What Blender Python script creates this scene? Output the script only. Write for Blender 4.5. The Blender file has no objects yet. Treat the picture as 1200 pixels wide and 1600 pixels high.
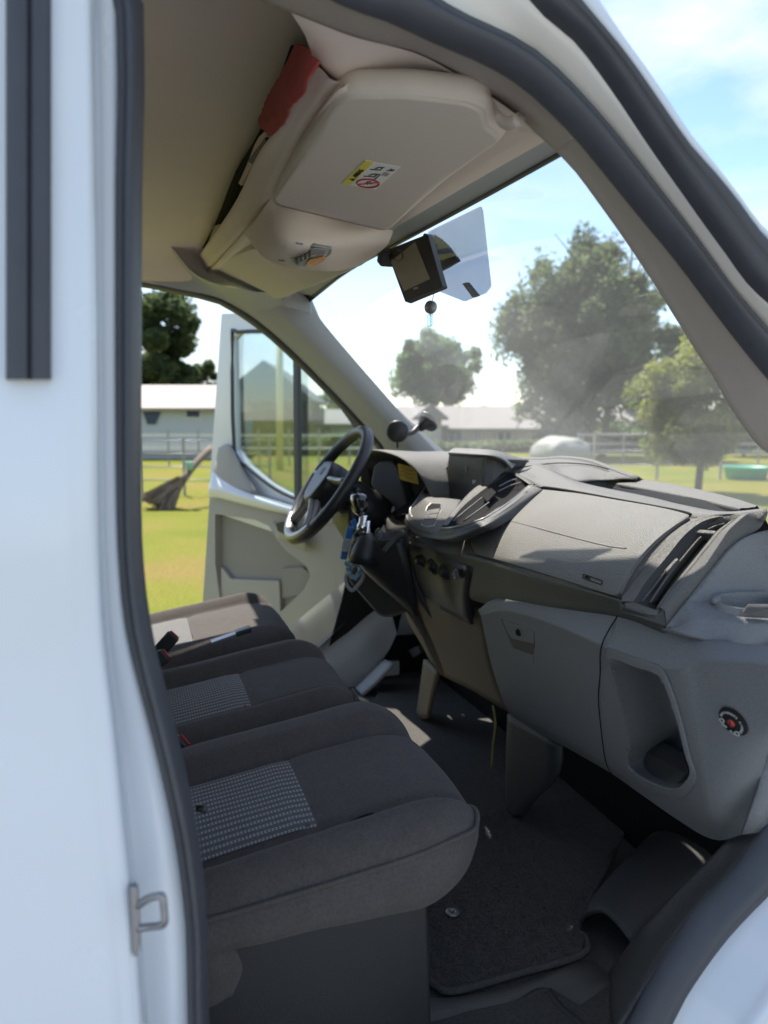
import bpy, bmesh, math, random
from mathutils import Vector, Matrix, noise as mnoise
R = math.radians
random.seed(7)
scene = bpy.context.scene
col = scene.collection

# ------------------------------------------------------------------ camera
FPX, VX, HY = 1200.0, 210.0, 655.0
CAM = Vector((1.6, 0.0, 1.45))
PITCH = math.atan((800 - HY) / FPX)
YAW = math.atan((600 - VX) / FPX * math.cos(PITCH))
C_R = Vector((math.sin(YAW), math.cos(YAW), 0))
_FH = Vector((-math.cos(YAW), math.sin(YAW), 0))
C_F = _FH * math.cos(PITCH) - Vector((0, 0, 1)) * math.sin(PITCH)
C_U = Vector((0, 0, 1)) * math.cos(PITCH) + _FH * math.sin(PITCH)
cd = bpy.data.cameras.new('camera')
cam = bpy.data.objects.new('camera', cd)
col.objects.link(cam)
cam.matrix_world = Matrix(((C_R.x, C_U.x, -C_F.x, CAM.x), (C_R.y, C_U.y, -C_F.y, CAM.y),
                           (C_R.z, C_U.z, -C_F.z, CAM.z), (0, 0, 0, 1)))
cd.sensor_fit = 'VERTICAL'; cd.sensor_height = 24; cd.lens = 18
cd.clip_start = 0.05; cd.clip_end = 2000
cd.dof.use_dof = True; cd.dof.focus_distance = 1.2; cd.dof.aperture_fstop = 2.9
scene.camera = cam

# ------------------------------------------------------------------ sun, sky, exposure
SUN_EL, SUN_AZ = R(57), Vector((-0.99, -0.13))           # towards the sun: left of the van and ahead of it
SUN_AZ.normalize()
sdir = Vector((SUN_AZ.x * math.cos(SUN_EL), SUN_AZ.y * math.cos(SUN_EL), math.sin(SUN_EL)))
sl = bpy.data.lights.new('sun', 'SUN'); so = bpy.data.objects.new('sun', sl); col.objects.link(so)
sl.energy = 2.5; sl.angle = R(0.53); sl.color = (1, 0.94, 0.83)
so.rotation_euler = sdir.to_track_quat('Z', 'Y').to_euler(); so.location = (-20, 20, 30)
w = bpy.data.worlds.new('World'); scene.world = w; w.use_nodes = True
nt = w.node_tree; nt.nodes.clear()
N = lambda t: nt.nodes.new(t)
wo = N('ShaderNodeOutputWorld'); bg = N('ShaderNodeBackground'); sky = N('ShaderNodeTexSky')
sky.sky_type = 'NISHITA'; sky.sun_disc = False; sky.sun_elevation = SUN_EL
sky.sun_rotation = math.atan2(SUN_AZ.x, SUN_AZ.y); sky.air_density = 1.0; sky.dust_density = 0.3; sky.ozone_density = 2.5
tc = N('ShaderNodeTexCoord'); mp = N('ShaderNodeMapping'); mp.inputs['Scale'].default_value = (1.0, 1.0, 2.6)
n1 = N('ShaderNodeTexNoise'); n1.inputs['Scale'].default_value = 2.6; n1.inputs['Detail'].default_value = 9; n1.inputs['Roughness'].default_value = .58
n1.inputs['Distortion'].default_value = .35
rp = N('ShaderNodeValToRGB'); rp.color_ramp.elements[0].position = .44; rp.color_ramp.elements[1].position = .72
mx = N('ShaderNodeMix'); mx.data_type = 'RGBA'
L = nt.links.new
L(tc.outputs['Generated'], mp.inputs['Vector']); L(mp.outputs['Vector'], n1.inputs['Vector']); L(n1.outputs['Fac'], rp.inputs['Fac'])
L(rp.outputs['Color'], mx.inputs[0]); L(sky.outputs['Color'], mx.inputs[6]); mx.inputs[7].default_value = (4.6, 4.9, 5.4, 1)
L(mx.outputs[2], bg.inputs['Color']); bg.inputs['Strength'].default_value = .064
L(bg.outputs['Background'], wo.inputs['Surface'])
vs = scene.view_settings
scene.display_settings.display_device = 'sRGB'
vs.view_transform = 'Standard'; vs.look = 'None'; vs.gamma = 1; vs.use_curve_mapping = False; vs.exposure = 1.98
scene.render.engine = 'CYCLES'
scene.cycles.use_denoising = True
scene.cycles.max_bounces = 12; scene.cycles.diffuse_bounces = 6; scene.cycles.transparent_max_bounces = 24
scene.cycles.sample_clamp_indirect = 8

V3 = Vector
# ------------------------------------------------------------------ helpers
def P(px, py, X=None, Y=None, Z=None, D=None):
    d = C_F + C_R * ((px - 600) / FPX) + C_U * ((800 - py) / FPX)
    if callable(X):
        z = 1.3
        for _ in range(8):
            t = (X(z) - CAM.x) / d.x; z = CAM.z + t * d.z
    elif X is not None: t = (X - CAM.x) / d.x
    elif Y is not None: t = (Y - CAM.y) / d.y
    elif Z is not None: t = (Z - CAM.z) / d.z
    else: t = D
    return CAM + d * t

def new(name, me, mat=None, parent=None):
    o = bpy.data.objects.new(name, me); col.objects.link(o)
    if mat is not None and hasattr(me, 'materials'): me.materials.append(mat)
    if parent is not None: o.parent = parent
    return o

def tag(o, label=None, cat=None, group=None, kind=None):
    if label: o['label'] = label
    if cat: o['category'] = cat
    if group: o['group'] = group
    if kind: o['kind'] = kind
    return o

def empty(name, label, cat, group=None):
    # parts are modelled in world metres, so the empty stays at the van's datum
    o = bpy.data.objects.new(name, None); col.objects.link(o); o.empty_display_size = .05
    return tag(o, label, cat, group)

def pydata(name, v, f, mat=None, parent=None, smooth=False):
    me = bpy.data.meshes.new(name); me.from_pydata([tuple(a) for a in v], [], f); me.update()
    if smooth: me.polygons.foreach_set('use_smooth', [True] * len(me.polygons))
    return new(name, me, mat, parent)

def crom(pts, n=6, closed=False):
    pts = [Vector(p) for p in pts]; m = len(pts)
    if m == 2: return [pts[0].lerp(pts[1], i / n) for i in range(n + 1)]
    out = []
    for i in range(m if closed else m - 1):
        if closed: a, b, c, d = pts[i - 1], pts[i], pts[(i + 1) % m], pts[(i + 2) % m]
        else:
            b, c = pts[i], pts[i + 1]
            a = pts[i - 1] if i else b * 2 - c
            d = pts[i + 2] if i + 2 < m else c * 2 - b
        for k in range(n):
            t = k / n
            out.append(.5 * ((2 * b) + (c - a) * t + (2 * a - 5 * b + 4 * c - d) * t * t + (3 * b - a - 3 * c + d) * t ** 3))
    if not closed: out.append(pts[-1].copy())
    return out

def solid(o, th, off=-1, bev=0, seg=2, ang=35):
    if th:
        m = o.modifiers.new('solid', 'SOLIDIFY'); m.thickness = th; m.offset = off
    if bev:
        b = o.modifiers.new('bevel', 'BEVEL'); b.width = bev; b.segments = seg; b.limit_method = 'ANGLE'; b.angle_limit = R(ang)
    return o

def surf(name, rows, mat, parent=None, nu=5, nv=4, thick=0, closed=False, off=-1, bev=0, smooth=True, linv=False):
    """loft through polylines of equal length; curved along (nu) and across (nv)"""
    R_ = [crom(r, nu, closed) for r in rows]
    m = len(R_[0]); cols = []
    for j in range(m):
        c = [r[j] for r in R_]
        if linv:
            q = []
            for a, b in zip(c, c[1:]): q += [a.lerp(b, k / nv) for k in range(nv)]
            cols.append(q + [c[-1]])
        else: cols.append(crom(c, nv) if nv > 1 else c)
    k = len(cols[0]); v = [p for c in cols for p in c]; f = []
    for j in range(m if closed else m - 1):
        for i in range(k - 1):
            a = j * k + i; b = ((j + 1) % m) * k + i
            f.append((a, a + 1, b + 1, b))
    o = pydata(name, v, f, mat, parent, smooth)
    bm = bmesh.new(); bm.from_mesh(o.data); bmesh.ops.remove_doubles(bm, verts=bm.verts, dist=1e-6)
    bmesh.ops.recalc_face_normals(bm, faces=bm.faces); bm.to_mesh(o.data); bm.free()
    return solid(o, thick, off, bev)

def rounded(pts, r, seg=4):
    """round polygon corners; r number or list"""
    n = len(pts); out = []
    for i in range(n):
        p = pts[i]; a = pts[i - 1] - p; b = pts[(i + 1) % n] - p
        rr = r[i] if isinstance(r, (list, tuple)) else r
        rr = min(rr, a.length * .45, b.length * .45)
        if rr < 1e-4: out.append(p.copy()); continue
        p0 = p + a.normalized() * rr; p1 = p + b.normalized() * rr
        for k in range(seg + 1):
            t = k / seg
            out.append(p0 * (1 - t) ** 2 + p * 2 * t * (1 - t) + p1 * t * t)
    return out

def plane_of(pts):
    c = sum(pts, Vector()) / len(pts); n = Vector()
    for i in range(len(pts)): n += (pts[i] - c).cross(pts[(i + 1) % len(pts)] - c)
    n.normalize()
    if n.dot(CAM - c) < 0: n = -n
    return c, n

def slab(name, pts, mat, parent=None, thick=.01, r=0, bev=.002, lift=0, seg=4, bseg=2, flat=True, holes=None):
    """flat plate whose front face (towards the open door) carries the outline; thickness goes behind"""
    pts = [Vector(p) for p in pts]; c, n = plane_of(pts)
    if flat: pts = [p - n * (p - c).dot(n) for p in pts]
    pts = [p + n * lift for p in pts]
    if r: pts = rounded(pts, r, seg)
    bm = bmesh.new(); vs_ = [bm.verts.new(p) for p in pts]
    if holes:
        es = [bm.edges.new((vs_[i], vs_[(i + 1) % len(vs_)])) for i in range(len(vs_))]
        for h in holes:
            hp = [Vector(p) for p in h]; hp = [p - n * (p - c).dot(n) + n * lift for p in hp]
            hv = [bm.verts.new(p) for p in hp]
            es += [bm.edges.new((hv[i], hv[(i + 1) % len(hv)])) for i in range(len(hv))]
        bmesh.ops.triangle_fill(bm, use_beauty=True, use_dissolve=False, edges=es, normal=n)
        fs = list(bm.faces)
    else: fs = [bm.faces.new(vs_)]
    e = bmesh.ops.extrude_face_region(bm, geom=fs)
    bmesh.ops.translate(bm, vec=-n * thick, verts=[g for g in e['geom'] if isinstance(g, bmesh.types.BMVert)])
    bmesh.ops.recalc_face_normals(bm, faces=bm.faces)
    me = bpy.data.meshes.new(name); bm.to_mesh(me); bm.free()
    o = new(name, me, mat, parent)
    if bev: solid(o, 0, 0, bev, bseg, 40)
    return o

def tube(name, pts, r, mat, parent=None, n=8, closed=False, sub=5, radii=None, squash=None):
    pts = [Vector(p) for p in pts]
    cp = crom(pts, sub, closed) if sub > 1 else pts
    rr = [r] * len(cp)
    if radii:
        q = crom([Vector((a, 0, 0)) for a in radii], sub, closed); rr = [a.x for a in q]
    v, f = [], []; m = len(cp); up = None
    for i, p in enumerate(cp):
        t = (cp[(i + 1) % m] - cp[i - 1]) if (closed or 0 < i < m - 1) else (cp[1] - cp[0] if i == 0 else cp[-1] - cp[-2])
        t.normalize()
        if up is None: up = t.orthogonal().normalized()
        up = (up - t * up.dot(t)).normalized(); s = t.cross(up)
        for k in range(n):
            a = 2 * math.pi * k / n
            v.append(p + (up * math.cos(a) + s * math.sin(a)) * rr[i])
    for i in range(m if closed else m - 1):
        for k in range(n):
            j = (i + 1) % m
            f.append((i * n + k, i * n + (k + 1) % n, j * n + (k + 1) % n, j * n + k))
    if not closed:
        f.append(tuple(range(n))[::-1]); f.append(tuple((m - 1) * n + k for k in range(n)))
    return pydata(name, v, f, mat, parent, True)

def box(name, c, s, mat, parent=None, rot=None, bev=0, seg=2):
    bm = bmesh.new(); bmesh.ops.create_cube(bm, size=1)
    M = Matrix.Translation(Vector(c)) @ (rot.to_4x4() if rot is not None else Matrix()) @ Matrix.Diagonal((*s, 1))
    bm.transform(M); me = bpy.data.meshes.new(name); bm.to_mesh(me); bm.free()
    o = new(name, me, mat, parent)
    if bev: solid(o, 0, 0, bev, seg)
    return o

def bar(name, a, b, wd, th, mat, parent=None, up=Vector((0, 0, 1)), bev=0):
    a, b = Vector(a), Vector(b); x = (b - a); ln = x.length; x.normalize()
    z = (up - x * up.dot(x)).normalized(); y = z.cross(x)
    return box(name, (a + b) / 2, (ln, wd, th), mat, parent, Matrix((x, y, z)).transposed(), bev)

def lathe(name, prof, o, axis, mat, parent=None, n=20, smooth=True):
    axis = Vector(axis).normalized(); u = axis.orthogonal().normalized(); s = axis.cross(u); o = Vector(o)
    v, f = [], []
    for r, z in prof:
        for k in range(n):
            a = 2 * math.pi * k / n; v.append(o + axis * z + (u * math.cos(a) + s * math.sin(a)) * r)
    for i in range(len(prof) - 1):
        for k in range(n): f.append((i * n + k, i * n + (k + 1) % n, (i + 1) * n + (k + 1) % n, (i + 1) * n + k))
    if prof[0][0] > 1e-5: f.append(tuple(range(n))[::-1])
    if prof[-1][0] > 1e-5: f.append(tuple((len(prof) - 1) * n + k for k in range(n)))
    ob = pydata(name, v, f, mat, parent, False)
    if smooth:
        ob.data.polygons.foreach_set('use_smooth', [len(p.vertices) == 4 for p in ob.data.polygons])
    return ob

def text(name, s, o, xdir, ydir, size, mat, parent=None, depth=.0004, align='LEFT'):
    """raised lettering, turned into a mesh"""
    cu = bpy.data.curves.new(name, 'FONT'); cu.body = s; cu.size = size; cu.extrude = depth; cu.align_x = align
    x = Vector(xdir).normalized(); y = Vector(ydir); y = (y - x * y.dot(x)).normalized(); z = x.cross(y)
    cu.resolution_u = 3
    tmp = bpy.data.objects.new('lettering', cu); col.objects.link(tmp)
    me = bpy.data.meshes.new_from_object(tmp.evaluated_get(bpy.context.evaluated_depsgraph_get()))
    bpy.data.objects.remove(tmp); bpy.data.curves.remove(cu); me.name = name; me.materials.clear()
    ob = new(name, me, mat, parent)
    ob.matrix_world = Matrix(((x.x, y.x, z.x, o[0]), (x.y, y.y, z.y, o[1]), (x.z, y.z, z.z, o[2]), (0, 0, 0, 1)))
    return ob

# ------------------------------------------------------------------ materials
def mat(name, c, rough=.6, metal=0, grain=0, gscale=300, var=.08, vscale=6, spec=.5, bump2=0, b2scale=20, coat=0, speck=0):
    m = bpy.data.materials.new(name); m.use_nodes = True; t = m.node_tree; b = t.nodes['Principled BSDF']
    b.inputs['Roughness'].default_value = rough; b.inputs['Metallic'].default_value = metal
    b.inputs['Specular IOR Level'].default_value = spec
    if coat: b.inputs['Coat Weight'].default_value = coat; b.inputs['Coat Roughness'].default_value = .08
    co = t.nodes.new('ShaderNodeTexCoord')
    n = t.nodes.new('ShaderNodeTexNoise'); n.inputs['Scale'].default_value = vscale; n.inputs['Detail'].default_value = 6
    t.links.new(co.outputs['Object'], n.inputs['Vector'])
    x = t.nodes.new('ShaderNodeMix'); x.data_type = 'RGBA'; x.inputs[6].default_value = (*[a * (1 - var) for a in c], 1)
    x.inputs[7].default_value = (*[min(1, a * (1 + var)) for a in c], 1)
    t.links.new(n.outputs['Fac'], x.inputs[0]); t.links.new(x.outputs[2], b.inputs['Base Color'])
    if speck:
        s_ = t.nodes.new('ShaderNodeTexNoise'); s_.inputs['Scale'].default_value = 520; s_.inputs['Detail'].default_value = 2; t.links.new(co.outputs['Object'], s_.inputs['Vector'])
        q = t.nodes.new('ShaderNodeMapRange'); q.inputs[1].default_value = .3; q.inputs[2].default_value = .7; q.inputs[3].default_value = 1 - speck; q.inputs[4].default_value = 1 + speck
        y = t.nodes.new('ShaderNodeMix'); y.data_type = 'RGBA'; y.blend_type = 'MULTIPLY'; y.inputs[0].default_value = 1
        t.links.new(s_.outputs['Fac'], q.inputs[0]); t.links.new(x.outputs[2], y.inputs[6]); t.links.new(q.outputs[0], y.inputs[7]); t.links.new(y.outputs[2], b.inputs['Base Color'])
    r = t.nodes.new('ShaderNodeMapRange'); r.inputs[3].default_value = max(0, rough - .08); r.inputs[4].default_value = min(1, rough + .08)
    t.links.new(n.outputs['Fac'], r.inputs[0]); t.links.new(r.outputs[0], b.inputs['Roughness'])
    last = None
    for st, sc, vor in ((grain, gscale, True), (bump2, b2scale, False)):
        if not st: continue
        g = t.nodes.new('ShaderNodeTexVoronoi' if vor else 'ShaderNodeTexNoise'); g.inputs['Scale'].default_value = sc
        t.links.new(co.outputs['Object'], g.inputs['Vector'])
        bp = t.nodes.new('ShaderNodeBump'); bp.inputs['Strength'].default_value = st; bp.inputs['Distance'].default_value = .0009 if vor else .002
        t.links.new(g.outputs['Distance' if vor else 'Fac'], bp.inputs['Height'])
        if last: t.links.new(last.outputs[0], bp.inputs['Normal'])
        last = bp
    if last: t.links.new(last.outputs[0], b.inputs['Normal'])
    m['bsdf'] = 1
    return m

def glass(name, dust=.04, tint=(1, 1, 1), ior_f=.5, dustcol=(.8, .8, .78)):
    m = bpy.data.materials.new(name); m.use_nodes = True; t = m.node_tree; t.nodes.clear()
    o = t.nodes.new('ShaderNodeOutputMaterial'); tr = t.nodes.new('ShaderNodeBsdfTransparent'); tr.inputs[0].default_value = (*tint, 1)
    gl = t.nodes.new('ShaderNodeBsdfGlossy'); gl.inputs['Roughness'].default_value = .02
    fr = t.nodes.new('ShaderNodeFresnel'); fr.inputs['IOR'].default_value = 1.45
    ml = t.nodes.new('ShaderNodeMath'); ml.operation = 'MULTIPLY'; ml.inputs[1].default_value = ior_f
    m1 = t.nodes.new('ShaderNodeMixShader'); m2 = t.nodes.new('ShaderNodeMixShader')
    df = t.nodes.new('ShaderNodeBsdfTranslucent'); df.inputs[0].default_value = (*dustcol, 1)
    co = t.nodes.new('ShaderNodeTexCoord'); n = t.nodes.new('ShaderNodeTexNoise'); n.inputs['Scale'].default_value = 2; n.inputs['Detail'].default_value = 3
    mr = t.nodes.new('ShaderNodeMapRange'); mr.inputs[1].default_value = .3; mr.inputs[2].default_value = .75
    mr.inputs[3].default_value = dust * .6; mr.inputs[4].default_value = dust * 1.5
    t.links.new(co.outputs['Object'], n.inputs['Vector']); t.links.new(n.outputs['Fac'], mr.inputs[0])
    t.links.new(fr.outputs[0], ml.inputs[0]); t.links.new(ml.outputs[0], m1.inputs[0])
    t.links.new(tr.outputs[0], m1.inputs[1]); t.links.new(gl.outputs[0], m1.inputs[2])
    t.links.new(mr.outputs[0], m2.inputs[0]); t.links.new(m1.outputs[0], m2.inputs[1]); t.links.new(df.outputs[0], m2.inputs[2])
    t.links.new(m2.outputs[0], o.inputs[0])
    return m

def fabric(name, c, bump=.5, sc=900):
    m = mat(name, c, .95, var=.18, vscale=40, spec=.15); t = m.node_tree; b = t.nodes['Principled BSDF']
    co = t.nodes.new('ShaderNodeTexCoord'); last = None
    h = None
    vr = t.nodes.new('ShaderNodeTexVoronoi'); vr.inputs['Scale'].default_value = sc * .5; vr.inputs['Randomness'].default_value = .75
    t.links.new(co.outputs['Object'], vr.inputs['Vector']); nn = t.nodes.new('ShaderNodeTexNoise'); nn.inputs['Scale'].default_value = 260; nn.inputs['Detail'].default_value = 3
    t.links.new(co.outputs['Object'], nn.inputs['Vector']); mm = t.nodes.new('ShaderNodeMath'); mm.operation = 'MULTIPLY_ADD'; mm.inputs[1].default_value = .6
    t.links.new(vr.outputs['Distance'], mm.inputs[0]); t.links.new(nn.outputs['Fac'], mm.inputs[2]); h = mm.outputs[0]
    bp = t.nodes.new('ShaderNodeBump'); bp.inputs['Strength'].default_value = bump; bp.inputs['Distance'].default_value = .001
    t.links.new(h, bp.inputs['Height']); t.links.new(bp.outputs[0], b.inputs['Normal'])
    b.inputs['Sheen Weight'].default_value = .08; b.inputs['Sheen Roughness'].default_value = .5
    # weave tint
    src = b.inputs['Base Color'].links[0].from_socket
    x = t.nodes.new('ShaderNodeMix'); x.data_type = 'RGBA'; x.blend_type = 'MULTIPLY'; x.inputs[0].default_value = .55
    t.links.new(src, x.inputs[6]); mr = t.nodes.new('ShaderNodeMapRange'); mr.inputs[3].default_value = .6; mr.inputs[4].default_value = 1.5
    mr.inputs[1].default_value = .3; mr.inputs[2].default_value = 1.0; t.links.new(h, mr.inputs[0]); t.links.new(mr.outputs[0], x.inputs[7]); t.links.new(x.outputs[2], b.inputs['Base Color'])
    return m

def insert_fabric(name):
    """dark cloth woven with double rows of pale dashes running front to back"""
    m = fabric(name, (.088, .086, .086), .4); t = m.node_tree; b = t.nodes['Principled BSDF']
    co = t.nodes.new('ShaderNodeTexCoord'); sp = t.nodes.new('ShaderNodeSeparateXYZ'); t.links.new(co.outputs['Object'], sp.inputs[0])
    def mth(op, a, bb=None, v=None):
        k = t.nodes.new('ShaderNodeMath'); k.operation = op
        for i, s in enumerate((a, bb)):
            if s is None: continue
            if isinstance(s, (int, float)): k.inputs[i].default_value = s
            else: t.links.new(s, k.inputs[i])
        return k.outputs[0]
    row = mth('FRACT', mth('DIVIDE', sp.outputs['X'], .0125))
    da = mth('ABSOLUTE', mth('SUBTRACT', row, .36)); db = mth('ABSOLUTE', mth('SUBTRACT', row, .60))
    near = mth('LESS_THAN', mth('MINIMUM', da, db), .07)
    dash = mth('LESS_THAN', mth('FRACT', mth('DIVIDE', sp.outputs['Y'], .0046)), .64)
    fac = mth('MULTIPLY', near, dash)
    x = t.nodes.new('ShaderNodeMix'); x.data_type = 'RGBA'; src = b.inputs['Base Color'].links[0].from_socket
    t.links.new(mth('MULTIPLY', fac, .95), x.inputs[0]); t.links.new(src, x.inputs[6]); x.inputs[7].default_value = (.38, .38, .38, 1)
    t.links.new(x.outputs[2], b.inputs['Base Color'])
    return m

M = dict(
    white=mat('white_paint', (.71, .745, .785), .25, var=.035, vscale=9, coat=.6),
    cream=mat('cream_paint', (.72, .69, .63), .35, var=.03),
    seal=mat('black_rubber', (.055, .058, .068), .42, var=.2, vscale=30, grain=.15, gscale=900),
    trim=mat('grey_beige_trim', (.40, .355, .315), .75, grain=.4, gscale=700),
    head=mat('beige_headliner', (.72, .62, .545), .95, grain=.3, gscale=1200, var=.05),
    visor=mat('beige_vinyl', (.60, .54, .48), .8, grain=.35, gscale=800, var=.04),
    pillar=mat('grey_pillar_trim', (.42, .435, .44), .7, grain=.3, gscale=700),
    dash=mat('dark_grey_dash_plastic', (.125, .121, .112), .55, grain=1, gscale=620, speck=.16, var=.06, spec=.5),
    cover=mat('airbag_cover_plastic', (.145, .138, .125), .52, grain=1, gscale=620, speck=.16, var=.07),
    dashdk=mat('charcoal_plastic', (.05, .05, .05), .5, grain=.6, gscale=520),
    pod=mat('shaded_pod_plastic', (.085, .08, .072), .5, grain=.8, gscale=620, speck=.12),  # brown-grey plastic, darkened to carry the shade on the rear-facing pod
    sill=mat('sunlit_sill_paint', (.46, .42, .32), .6, var=.06),  # yellowish sunlight on the far sill is mixed into this colour
    lowdk=mat('step_plastic', (.06, .058, .056), .6, grain=.5, gscale=500),
    lower=mat('mid_grey_plastic', (.175, .181, .188), .58, grain=.6, gscale=520, speck=.10, var=.05),
    black=mat('black_plastic', (.024, .024, .025), .4, grain=.2, gscale=600),
    matte=mat('matt_black', (.018, .018, .018), .9, spec=.12),
    brown=mat('brown_console_plastic', (.15, .12, .075), .6, grain=.5, gscale=500),
    seat=fabric('charcoal_seat_cloth', (.074, .065, .061)),
    insert=insert_fabric('dashed_seat_cloth'),
    chrome=mat('chrome', (.8, .8, .8), .15, 1),
    silver=mat('satin_silver', (.34, .34, .34), .38, .5),
    steel=mat('dull_steel', (.30, .30, .31), .4, .8),
    carpet=mat('black_carpet', (.10, .096, .092), 1, bump2=1, b2scale=500, var=.5, vscale=250, spec=.1),
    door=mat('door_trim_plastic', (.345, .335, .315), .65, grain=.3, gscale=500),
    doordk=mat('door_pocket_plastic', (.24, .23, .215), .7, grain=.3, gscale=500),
    glass=glass('windscreen_glass', .085, ior_f=.12),
    sideglass=glass('side_glass', .012, (.80, .86, .86)),
    tint=glass('frosted_tint', .30, (.60, .64, .70), .2, (.75, .78, .84)),
    red=mat('red_cloth', (.30, .045, .038), .95, bump2=.4, b2scale=60, var=.2),
    paper=mat('white_paper', (.75, .74, .70), .8, var=.04),
    yellow=mat('yellow_paper', (.75, .55, .10), .8, var=.06),
    ylabel=mat('yellow_label', (.72, .62, .08), .6, var=.03),
    ink=mat('black_ink', (.02, .02, .02), .7),
    redink=mat('red_ink', (.45, .05, .04), .6),
    whiteink=mat('white_ink', (.7, .7, .7), .6),
    greyink=mat('grey_ink', (.22, .22, .23), .6),
    blue=mat('blue_plastic', (.03, .16, .42), .4),
    bead=mat('pale_blue_bead', (.25, .42, .52), .25),
    screen=mat('black_screen', (.008, .009, .011), .4, spec=.15), gloss=mat('glossy_black', (.008, .008, .009), .12, coat=1),
    lcd=mat('dull_lcd', (.30, .26, .19), .35, var=.15, vscale=40),
    amber=mat('amber_lens', (.75, .38, .14), .2),
    lens=mat('clear_lens', (.5, .5, .48), .1, .5),
)

# ------------------------------------------------------------------ outdoor setting
def ground():
    m = bpy.data.materials.new('grass_field'); m.use_nodes = True; t = m.node_tree; b = t.nodes['Principled BSDF']; b.inputs['Roughness'].default_value = .95
    b.inputs['Specular IOR Level'].default_value = .1
    co = t.nodes.new('ShaderNodeTexCoord'); a = t.nodes.new('ShaderNodeTexNoise'); a.inputs['Scale'].default_value = .4; a.inputs['Detail'].default_value = 8
    t.links.new(co.outputs['Object'], a.inputs['Vector']); r = t.nodes.new('ShaderNodeValToRGB')
    e = r.color_ramp.elements; e[0].position = .35; e[0].color = (.135, .165, .022, 1); e[1].position = .68; e[1].color = (.235, .175, .055, 1)
    k = r.color_ramp.elements.new(.5); k.color = (.185, .19, .030, 1)
    t.links.new(a.outputs['Fac'], r.inputs[0])
    n2 = t.nodes.new('ShaderNodeTexNoise'); n2.inputs['Scale'].default_value = 30; n2.inputs['Detail'].default_value = 5; t.links.new(co.outputs['Object'], n2.inputs['Vector'])
    x = t.nodes.new('ShaderNodeMix'); x.data_type = 'RGBA'; x.blend_type = 'MULTIPLY'; x.inputs[0].default_value = .6
    t.links.new(r.outputs[0], x.inputs[6]); t.links.new(n2.outputs['Color'], x.inputs[7])
    mr = t.nodes.new('ShaderNodeMapRange'); mr.inputs[3].default_value = .4; mr.inputs[4].default_value = 1.7; t.links.new(n2.outputs['Fac'], mr.inputs[0]); t.links.new(mr.outputs[0], x.inputs[7])
    t.links.new(x.outputs[2], b.inputs['Base Color'])
    bp = t.nodes.new('ShaderNodeBump'); bp.inputs['Distance'].default_value = .05; t.links.new(n2.outputs['Fac'], bp.inputs['Height']); t.links.new(bp.outputs[0], b.inputs['Normal'])
    S = 900; n = 40; v = []; f = []
    for i in range(n + 1):
        for j in range(n + 1):
            a_, c_ = (i / n * 2 - 1), (j / n * 2 - 1)
            x_ = math.copysign(abs(a_) ** 3 * S, a_); y_ = math.copysign(abs(c_) ** 3 * S, c_)
            v.append((x_, y_, .05 * mnoise.noise(Vector((x_ * .08, y_ * .08, 0))) * min(1, max(0, (math.hypot(x_, y_) - 5) / 5))))
    for i in range(n):
        for j in range(n): q = i * (n + 1) + j; f.append((q, q + n + 1, q + n + 2, q + 1))
    tag(pydata('ground', v, f, m, None, True), 'mown yellow-green field around the van', kind='structure')
ground()

GRV = mat('gravel', (.30, .30, .31), .95, var=.35, vscale=60, bump2=1, b2scale=90)  # unseen gravel, added so the white body picks up less green bounce
dv = []
for k in range(25):
    y_ = -40 + k * 2.2; dv += [(-.2 + .5 * math.sin(k * .9), y_, .012 + (.06 if abs(y_) > 6 else 0)), (9 + .6 * math.sin(k * .7), y_, .012 + (.06 if abs(y_) > 6 else 0))]
tag(pydata('bounce_gravel', dv, [(2 * k, 2 * k + 1, 2 * k + 3, 2 * k + 2) for k in range(24)], GRV), 'pale grey gravel strip added out of view under the van for neutral bounce light', kind='structure')

def leafmat(name, c1, c2, trans=.35):
    m = bpy.data.materials.new(name); m.use_nodes = True; t = m.node_tree; b = t.nodes['Principled BSDF']; b.inputs['Roughness'].default_value = .6
    co = t.nodes.new('ShaderNodeTexCoord'); n = t.nodes.new('ShaderNodeTexNoise'); n.inputs['Scale'].default_value = 1.3; n.inputs['Detail'].default_value = 4
    t.links.new(co.outputs['Object'], n.inputs[0]); r = t.nodes.new('ShaderNodeValToRGB'); e = r.color_ramp.elements
    e[0].position = .35; e[0].color = (*c1, 1); e[1].position = .68; e[1].color = (*c2, 1); t.links.new(n.outputs['Fac'], r.inputs[0]); t.links.new(r.outputs[0], b.inputs['Base Color'])
    tl = t.nodes.new('ShaderNodeBsdfTranslucent'); t.links.new(r.outputs[0], tl.inputs[0]); mx_ = t.nodes.new('ShaderNodeMixShader'); mx_.inputs[0].default_value = trans
    o = t.nodes['Material Output']; t.links.new(b.outputs[0], mx_.inputs[1]); t.links.new(tl.outputs[0], mx_.inputs[2]); t.links.new(mx_.outputs[0], o.inputs[0])
    return m
LM = dict(dark=leafmat('dark_leaves', (.07, .10, .05), (.12, .155, .065), .6), mid=leafmat('mid_leaves', (.07, .13, .035), (.13, .20, .05), .6),
          grey=leafmat('grey_green_leaves', (.085, .125, .055), (.14, .18, .075), .62), lime=leafmat('lime_leaves', (.13, .175, .025), (.25, .27, .05), .6))
BARK = mat('bark', (.07, .06, .05), .9, bump2=1, b2scale=12)

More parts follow.
